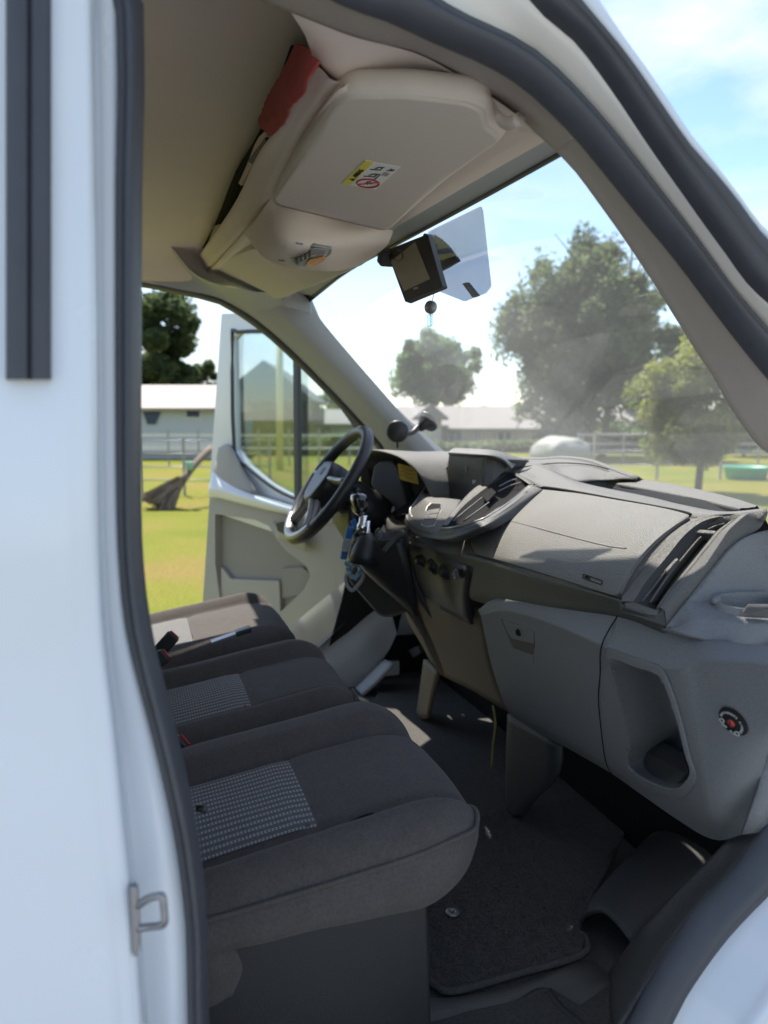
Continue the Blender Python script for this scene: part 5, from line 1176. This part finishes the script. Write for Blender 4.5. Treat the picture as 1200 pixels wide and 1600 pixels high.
slab('display_side', pl([(759, 711, .750), (778, 715, .785), (786, 724, .80), (791, 732.5, .812), (773, 750, .785), (754, 770, .745)]), M['cover'], db, .006, .002, .001, flat=False)
slab('display_side', pl([(782.5, 717.6, .79), (827, 719.5, .90), (800, 735, .845), (791, 732, .815)]), M['dashdk'], db, .006, .002, .001, flat=False)
# left vent slot beside the pod, cup holder top
slab('side_slot', [P(x, y, Y=yv) for x, y, yv in ((612, 802, .665), (655, 768, .735), (662, 760, .75), (656, 775, .725), (632, 803, .655), (616, 808, .652))], M['matte'], db, .01, .004, .001, flat=False)
surf('left_shelf', [[P(598, 812, Y=.64), P(630, 785, Y=.70), P(668, 758, Y=.78)], [P(605, 835, Y=.64), P(642, 822, Y=.66), P(662, 778, Y=.74)]], M['dash'], db, nu=4, nv=3, thick=.006)
ch0 = P(606, 832, Y=.60)
lathe('cup_holder', [(.038, -.05), (.040, .0), (.044, .004), (.047, .0), (.046, -.06)], ch0 + V3((0, 0, -.01)), (0, -.25, 1), M['dash'], db, 24)
# instrument cluster under its hood
hr0 = [V3(p) for p in ((-.67, .66, 1.24), (-.665, .66, 1.31), (-.60, .65, 1.352), (-.45, .64, 1.366), (-.30, .66, 1.352), (-.235, .69, 1.31), (-.20, .71, 1.25))]
hr1 = [V3(p) for p in ((-.68, .90, 1.24), (-.675, .90, 1.30), (-.60, .90, 1.338), (-.45, .90, 1.35), (-.27, .90, 1.338), (-.20, .90, 1.30), (-.16, .90, 1.25))]
surf('cluster_hood', [[p + V3((0, .02, -.012)) for p in hr0], hr0, mid(hr0, hr1, .5, 0), hr1, [p + V3((0, .15, -.08)) for p in hr1]], M['dash'], db, nu=5, nv=3, thick=.005)
cl_ = surf('instrument_cluster', [[p + V3((0, .015, -.01)) for p in hr0], [V3((-.45, .80, 1.29)).lerp(p, .72) + V3((0, .10, -.01)) for p in hr0], [V3((-.45, .80, 1.29)).lerp(p, .4) + V3((0, .09, -.01)) for p in hr0]], M['black'], db, nu=5, nv=3)
box('cluster_face', (-.45, .80, 1.27), (.40, .02, .14), M['matte'], cl_, Matrix.Rotation(R(-12), 3, 'X'), .01)
slab('cluster_binnacle', [P(x, y, X=X_) for x, y, X_ in ((584, 760, -.5), (584, 728, -.5), (592, 719, -.48), (612, 718, -.44), (622, 730, -.42), (640, 790, -.36), (620, 800, -.36))], M['dashdk'], db, .05, .012, .006)
tag(slab('sticky_note', [P(x, y, X=X_) for x, y, X_ in ((621, 724, -.405), (650, 731, -.36), (654, 757, -.36), (624, 749, -.405))], M['yellow'], None, .001, .002, 0, flat=False), 'yellow paper note with scribbles stuck in the instrument cluster', 'note')
nb = bpy.data.objects['sticky_note']
for k in range(3):
    a = P(626, 730 + k * 6, X=-.398).lerp(P(649, 736 + k * 6, X=-.355), .05); b = P(626, 730 + k * 6, X=-.398).lerp(P(649, 736 + k * 6, X=-.355), .9)
    tube('scribble', [a + V3((.004, -.004, 0)), a.lerp(b, .3) + V3((.004, -.004, .003)), a.lerp(b, .6) + V3((.004, -.004, -.002)), b + V3((.004, -.004, 0))], .0008, M['redink'], nb, 4, sub=3)
# column shroud, knee bolster left of the console
surf('column_shroud', [[V3((-.55, .56, 1.22)), V3((-.47, .55, 1.25)), V3((-.38, .56, 1.22))], [V3((-.56, .58, 1.14)), V3((-.47, .57, 1.12)), V3((-.36, .58, 1.14))], [V3((-.56, .76, 1.10)), V3((-.47, .75, 1.06)), V3((-.34, .76, 1.08))]], M['black'], db, nu=4, nv=4, thick=.02)
surf('driver_bolster', [[V3((-.86, .72, 1.22)), V3((-.6, .74, 1.20)), V3((-.30, .70, 1.16))], [V3((-.86, .72, 1.05)), V3((-.6, .74, 1.02)), V3((-.26, .70, 1.02))], [V3((-.86, .82, .88)), V3((-.6, .84, .86)), V3((-.24, .80, .86))]], M['dashdk'], db, nu=4, nv=4, thick=.02)
kb = slab('knee_pocket', [P(x, y, X=X_) for x, y, X_ in ((540, 905, -.42), (552, 880, -.40), (580, 900, -.34), (640, 955, -.30), (612, 966, -.34), (590, 968, -.36))], M['dashdk'], db, .08, .02, .01)
tube('pocket_rim', [P(x, y, X=X_) for x, y, X_ in ((548, 882, -.38), (540, 905, -.38), (549, 922, -.375), (560, 914, -.37), (568, 898, -.365), (556, 880, -.375))], .005, M['pillar'], kb, 8, True)
# driver's pedal, cable
pd = slab('pedal', [P(x, y, Y=.86) for x, y in ((638, 1016), (652, 1009), (657, 1020), (645, 1028))], M['dashdk'], db, .012, .004, .002)
tag(tube('cable', [P(770, 1102, Y=.84), P(774, 1130, Y=.84), P(770, 1165, Y=.84), P(768, 1200, Y=.84)], .0028, mat('yellow_cable', (.35, .30, .10), .5), None, 7), 'thin yellowish cable hanging under the dashboard beside the glove box', 'cable')
# dark under-dash duct hanging over the passenger carpet
surf('under_dash_duct', [[P(800, 1118, Y=.80), P(797, 1180, Y=.80), P(797, 1250, Y=.80), P(803, 1272, Y=.80)], [P(806, 1118, Y=.79), P(806, 1180, Y=.79), P(806, 1250, Y=.785), P(812, 1274, Y=.78)], [P(880, 1165, Y=.80), P(880, 1190, Y=.80), P(868, 1220, Y=.80), P(815, 1270, Y=.79)]], M['dashdk'], db, nu=4, nv=4, thick=.01)

# ------------------------------------------------------------------ steering wheel, levers, keys
swh = empty('steering_wheel', 'black steering wheel with silver spokes in front of the driver seat', 'steering wheel')
WC = V3((-.455, .502, 1.272)); tl = R(35); wu = V3((0, math.sin(tl), math.cos(tl))); wx = V3((1, 0, 0)); wn = wx.cross(wu)
wn = -wn if wn.dot(V3((0, -1, .3))) < 0 else wn
def wp(a, r, h=0): return WC + (wx * math.sin(a) + wu * math.cos(a)) * r + wn * h
tube('rim', [wp(i * math.pi / 16, .176) for i in range(32)], .0165, M['black'], swh, 12, True, 2)
for k, a0 in enumerate((.92, 1.32, 2.9, 3.3, 4.96, 5.36)):
    pass
hub = lens('hub', [wp(a, r_, .035) for a, r_ in ((.0, .062), (.7, .075), (1.3, .08), (1.9, .072), (2.5, .078), (3.14, .082), (3.78, .078), (4.38, .072), (4.98, .08), (5.58, .075))], M['black'], swh, .05)
for a in (1.45, 4.83, 2.55, 3.73):
    s_ = tube('spoke', [wp(a, .06, .012), wp(a, .11, .004), wp(a, .168, 0)], .012, M['silver'] if a > 2.4 and a < 4 else M['black'], swh, 8, sub=3)
    tube('spoke_trim', [wp(a, .075, .026), wp(a, .12, .014), wp(a, .162, .012)], .007, M['silver'], s_, 8, sub=3)
tube('rim_trim', [wp(a, .176, .008) for a in [2.35 + i * .1 for i in range(17)]], .0125, M['silver'], swh, 8, sub=2)
text('hub_mark', 'o', wp(0, .01, .037), wx, wu, .05, M['greyink'], swh, .0004, 'CENTER')
lathe('column', [(.05, 0), (.055, -.04), (.06, -.14), (.06, -.2)], WC + wn * .02, wn, M['black'], swh, 20)
for s_ in (-1, 1): tube('stalk', [WC - wn * .06 + wx * s_ * .05, WC - wn * .055 + wx * s_ * .12 + V3((0, 0, .01)), WC - wn * .04 + wx * s_ * .17 + V3((0, 0, .02))], .009, M['black'], swh, 8, radii=[.007, .008, .011])
gv = empty('gear_lever', 'glossy black gear lever with chrome collar left of the console', 'gear lever')
gk = lens('knob', [P(x, y, X=-.17) for x, y in ((552, 785), (553, 775), (562, 771), (574, 772), (579, 782), (578, 797), (572, 806), (562, 808), (556, 802))], M['gloss'], gv, .03)
lathe('collar', [(.014, -.036), (.013, -.02), (.0105, -.018), (.011, .002)], P(568, 806, X=-.175), (0, .12, 1), M['chrome'], gv, 14)
lathe('shaft', [(.016, -.03), (.010, -.02), (.008, .02)], P(573, 826, X=-.175), (0, .1, 1), M['chrome'], gv, 14)
lathe('boot', [(.040, -.075), (.036, -.05), (.026, -.02), (.013, .0)], P(574, 832, X=-.175), (0, .1, 1), M['black'], gv, 18)
surf('gear_housing', [[P(556, 842, X=-.20), P(585, 845, X=-.17), P(630, 838, X=-.12)], [P(566, 872, X=-.20), P(595, 880, X=-.16), P(642, 880, X=-.12)], [P(592, 898, X=-.2), P(615, 920, X=-.18), P(655, 960, X=-.15)]], M['black'], db, nu=4, nv=4, thick=.02)
tube('gear_housing_edge', [P(600, 862, X=-.10), P(615, 845, X=-.10), P(632, 832, X=-.09)], .008, M['dashdk'], db, 8)
ks = empty('keys', 'bunch of keys with a blue tag and pale beads hanging from the ignition', 'keys')
tube('ring', [P(x, y, X=-.27) for x, y in ((553, 838), (560, 828), (568, 836), (563, 848))], .0022, M['steel'], ks, 6, True)
tube('ring', [P(x, y, X=-.26) for x, y in ((587, 832), (592, 826), (597, 834), (591, 842))], .002, M['steel'], ks, 6, True)
bar('fob', P(548, 822, X=-.30), P(536, 874, X=-.30), .018, .010, M['blue'], ks, V3((1, 0, .2)), .003)
bar('fob_sleeve', P(543, 842, X=-.294), P(539, 862, X=-.294), .020, .010, M['pillar'], ks, V3((1, 0, .2)), .002)
bar('fob', P(551, 812, X=-.31), P(558, 826, X=-.31), .016, .010, M['blue'], ks, V3((1, 0, .2)), .003)
rnd = random.Random(6)
for i, (x, y) in enumerate(((541, 880), (543, 888), (546, 896), (551, 901), (556, 903), (560, 898), (563, 891), (548, 883))):
    lathe('bead', [(.0, -.007), (.005, -.005), (.007, 0), (.005, .005), (.0, .007)], P(x, y, X=-.29), (0, 0, 1), M['bead'], ks, 10)
for a, b in (((552, 850), (546, 872)), ((556, 852), (556, 876)), ((562, 850), (565, 872))): bar('key', P(*a, X=-.28), P(*b, X=-.28), .008, .002, M['steel'], ks, V3((1, 0, 0)))

# ------------------------------------------------------------------ things on the windscreen
rm = empty('rear_view_monitor', 'black-framed rear-view monitor tilted on the windscreen top', 'monitor')
mo = [P(x, y, Y=yv) for x, y, yv in ((604, 391, .47), (667, 365, .50), (692, 448, .50), (632, 472, .47))]
cM, nM = plane_of(mo)
slab('housing', mo, M['black'], rm, .012, .004, .003)
mi = [mo[0].lerp(mo[2], .13), mo[1].lerp(mo[3], .22), mo[2].lerp(mo[0], .26), mo[3].lerp(mo[1], .15)]
mi = [P(x, y, Y=.49) for x, y in ((611, 408), (648, 377), (671, 436), (633, 456))]
def on_m(x, y, l=.0):
    d = P(x, y, D=1) - CAM; o_ = cM + nM * l; return CAM + d * ((o_ - CAM).dot(nM) / d.dot(nM))
slab('screen', [on_m(x, y) for x, y in ((611, 409), (649, 378), (672, 436), (632, 455))], M['lcd'], rm, .002, .001, 0, lift=.001)
slab('maker_plate', [on_m(x, y) for x, y in ((646, 450), (653, 448), (654, 451), (647, 453))], M['silver'], rm, .001, 0, 0, lift=.001)
box('clamp', P(604, 402, Y=.47), (.03, .03, .03), M['black'], rm, Matrix.Rotation(.5, 3, 'Y'), .005)
tube('cable_loop', [P(x, y, Y=.462) for x, y in ((612, 404), (622, 408), (629, 402), (627, 393), (621, 390))], .0013, M['black'], rm, 5)
tube('arm', [P(664, 368, Y=.52), P(676, 372, Y=.56), P(672, 395, Y=.56)], .004, M['black'], rm, 6)
tp_ = empty('sun_shade_plate', 'frosted bluish see-through shade hanging behind the monitor', 'sun shade')
slab('plate', [P(x, y, Y=yv) for x, y, yv in ((668, 362, .60), (750, 322, .60), (753, 330, .60), (766, 448, .60), (758, 458, .60), (725, 471, .60), (672, 450, .60))], M['tint'], tp_, .003, .004, .0005)
slab('clip', [P(x, y, Y=.59) for x, y in ((722, 443), (729, 441), (746, 462), (738, 465))], M['black'], tp_, .006, .002, .001)
fn = empty('mount', 'black fan-shaped cracked rubber suction mount behind the monitor', 'suction mount')
for i in range(6):
    a0 = [(678, 366), (692, 376), (700, 384), (706, 392), (712, 400), (717, 408)]; x, y = a0[i]
    x2, y2 = [(690, 374), (699, 383), (705, 391), (711, 399), (717, 407), (700, 418)][i]
    slab('rubber_segment', [P(x, y, Y=.588), P(x2, y2, Y=.588), P(688, 424, Y=.585), P(680, 396, Y=.585)], M['black'], fn, .004, .001, 0, flat=False)
tube('fan_stem', [P(674, 370, Y=.57), P(676, 390, Y=.57), P(684, 420, Y=.57)], .005, M['black'], fn, 6)
pn = empty('pendant', 'little round pendant hanging below the monitor', 'pendant')
tube('cord', [P(677, 452, Y=.53), P(677, 463, Y=.53), P(674, 476, Y=.53)], .0007, M['greyink'], pn, 5, sub=2)
lathe('disc', [(.0, -.004), (.012, -.003), (.012, .003), (.0, .004)], P(673, 480, Y=.53), (.6, -.8, 0), M['silver'], pn, 18)
box('charm', P(672, 500, Y=.53), (.018, .008, .024), M['sideglass'], pn, None, .003); tube('cord', [P(673, 486, Y=.53), P(672, 494, Y=.53)], .0007, M['greyink'], pn, 5, sub=1)
ph_ = empty('phone_holder', 'black phone holder with suction cup on the far windscreen corner', 'phone holder')
lathe('pad', [(.0, .006), (.030, .006), (.034, .0), (.030, -.008), (.0, -.008)], P(621, 674, X=-.60), (.9, -.4, 0), M['black'], ph_, 22)
tube('arm', [P(631, 678, X=-.60), P(644, 676, X=-.62), P(655, 666, X=-.64)], .008, M['black'], ph_, 8, radii=[.006, .008, .011])
lathe('suction_cup', [(.012, -.02), (.016, .0), (.034, .018), (.036, .022), (.0, .018)], P(662, 664, X=-.64), (-.3, .7, .45), M['black'], ph_, 20)
tube('foot', [P(621, 684, X=-.60), P(621, 700, X=-.60)], .004, M['black'], ph_, 6, sub=1)

# ------------------------------------------------------------------ the open driver's door
dr = bpy.data.objects.new('door', None); col.objects.link(dr); dr.parent = van; dr['label'] = "open driver's door with grey trim and white window frame, far side"
DH, DE = V3((-.93, .86, 0)), V3((-1.74, .31, 0)); du = (DE - DH).normalized(); dn = V3((-du.y, du.x, 0)); dn = dn if dn.dot(CAM - DH) > 0 else -dn
def PD(px, py, l=0):
    d = P(px, py, D=1) - CAM; o_ = DH + dn * l; return CAM + d * ((o_ - CAM).dot(dn) / d.dot(dn))
win = [(363, 530), (372, 519), (438, 519), (455, 530), (490, 575), (530, 630), (565, 680), (590, 722), (600, 770), (596, 800), (560, 800), (500, 790), (455, 776), (420, 757), (385, 728), (366, 702)]
outl = [(346, 490), (428, 488), (444, 500), (480, 535), (520, 585), (560, 635), (590, 680), (612, 730), (622, 790), (624, 860), (600, 890), (335, 800), (326, 780)]
slab('window_frame', [PD(x, y, -.03) for x, y in outl], M['white'], dr, .035, .01, .004, holes=[[PD(x, y, -.03) for x, y in win]])
slab('window_glass', [PD(x, y, -.05) for x, y in win], M['sideglass'], dr, .004, 0, 0)
tube('window_seal', [PD(x, y, -.028) for x, y in win], .008, M['seal'], dr, 6, True, 3)
bar('window_divider', PD(464, 540, -.035), PD(466, 790, -.035), .022, .022, M['seal'], dr, dn)
pock = [(336, 803), (398, 812), (420, 822), (432, 842), (446, 860), (478, 884), (485, 900), (474, 922), (450, 945), (400, 990), (350, 985), (336, 880)]
low = [(328, 768), (375, 774), (430, 790), (500, 802), (560, 808), (604, 800), (612, 840), (600, 880), (575, 905), (550, 935), (510, 985), (440, 1040), (310, 1040), (318, 920)]
slab('inner_panel', [PD(x, y, .0) for x, y in low], M['door'], dr, .06, .02, .012, holes=[[PD(x, y, 0) for x, y in pock]])
slab('door_skin', [PD(x, y, -.075) for x, y in low], M['white'], dr, .01, 0, 0)
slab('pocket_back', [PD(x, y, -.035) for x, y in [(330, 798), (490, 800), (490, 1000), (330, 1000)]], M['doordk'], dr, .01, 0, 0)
slab('pocket_front', [PD(x, y, -.012) for x, y in ((345, 885), (360, 905), (436, 908), (440, 1010), (345, 1010))], M['door'], dr, .02, .01, .006)
surf('sill_ledge', [[PD(333, 735, -.01), PD(345, 742, -.01), PD(380, 765, -.01), PD(450, 790, -.01), PD(520, 806, -.01)], [PD(328, 762, .03), PD(345, 764, .03), PD(385, 776, .03), PD(450, 796, .03), PD(520, 810, .03)], [PD(327, 776, .012), PD(345, 778, .012), PD(385, 788, .012), PD(450, 803, .012), PD(520, 816, .012)]], M['white'], dr, nu=4, nv=4, thick=.006)
surf('corner_trim', [[PD(343, 700, -.02), PD(337, 730, -.01), PD(330, 764, .0)], [PD(358, 694, -.015), PD(356, 735, .0), PD(352, 768, .01)], [PD(366, 706, -.02), PD(384, 740, -.01), PD(405, 772, .005)]], M['door'], dr, nu=4, nv=4, thick=.006)
hb = surf('armrest', [[PD(425, 815, .0), PD(450, 822, .02), PD(470, 840, .02)], [PD(430, 828, .04), PD(452, 838, .055), PD(478, 850, .05)], [PD(432, 842, .02), PD(455, 850, .03), PD(480, 862, .02)]], M['door'], dr, nu=4, nv=4, thick=.004)
slab('handle_cup', [PD(x, y, .052) for x, y in ((430, 818), (440, 815), (478, 836), (474, 842), (450, 838), (434, 830))], M['black'], dr, .012, .004, .002)
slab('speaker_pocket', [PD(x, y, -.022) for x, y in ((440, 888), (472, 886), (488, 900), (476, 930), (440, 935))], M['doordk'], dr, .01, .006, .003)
lathe('mirror_bolt', [(.0, .004), (.014, .004), (.016, .0)], PD(592, 707, .0), dn, M['matte'], dr, 16)
slab('mirror_trim', [PD(x, y, -.012) for x, y in ((560, 655), (575, 665), (600, 700), (614, 740), (615, 800), (603, 805), (600, 770), (590, 722))], M['door'], dr, .02, .006, .004)
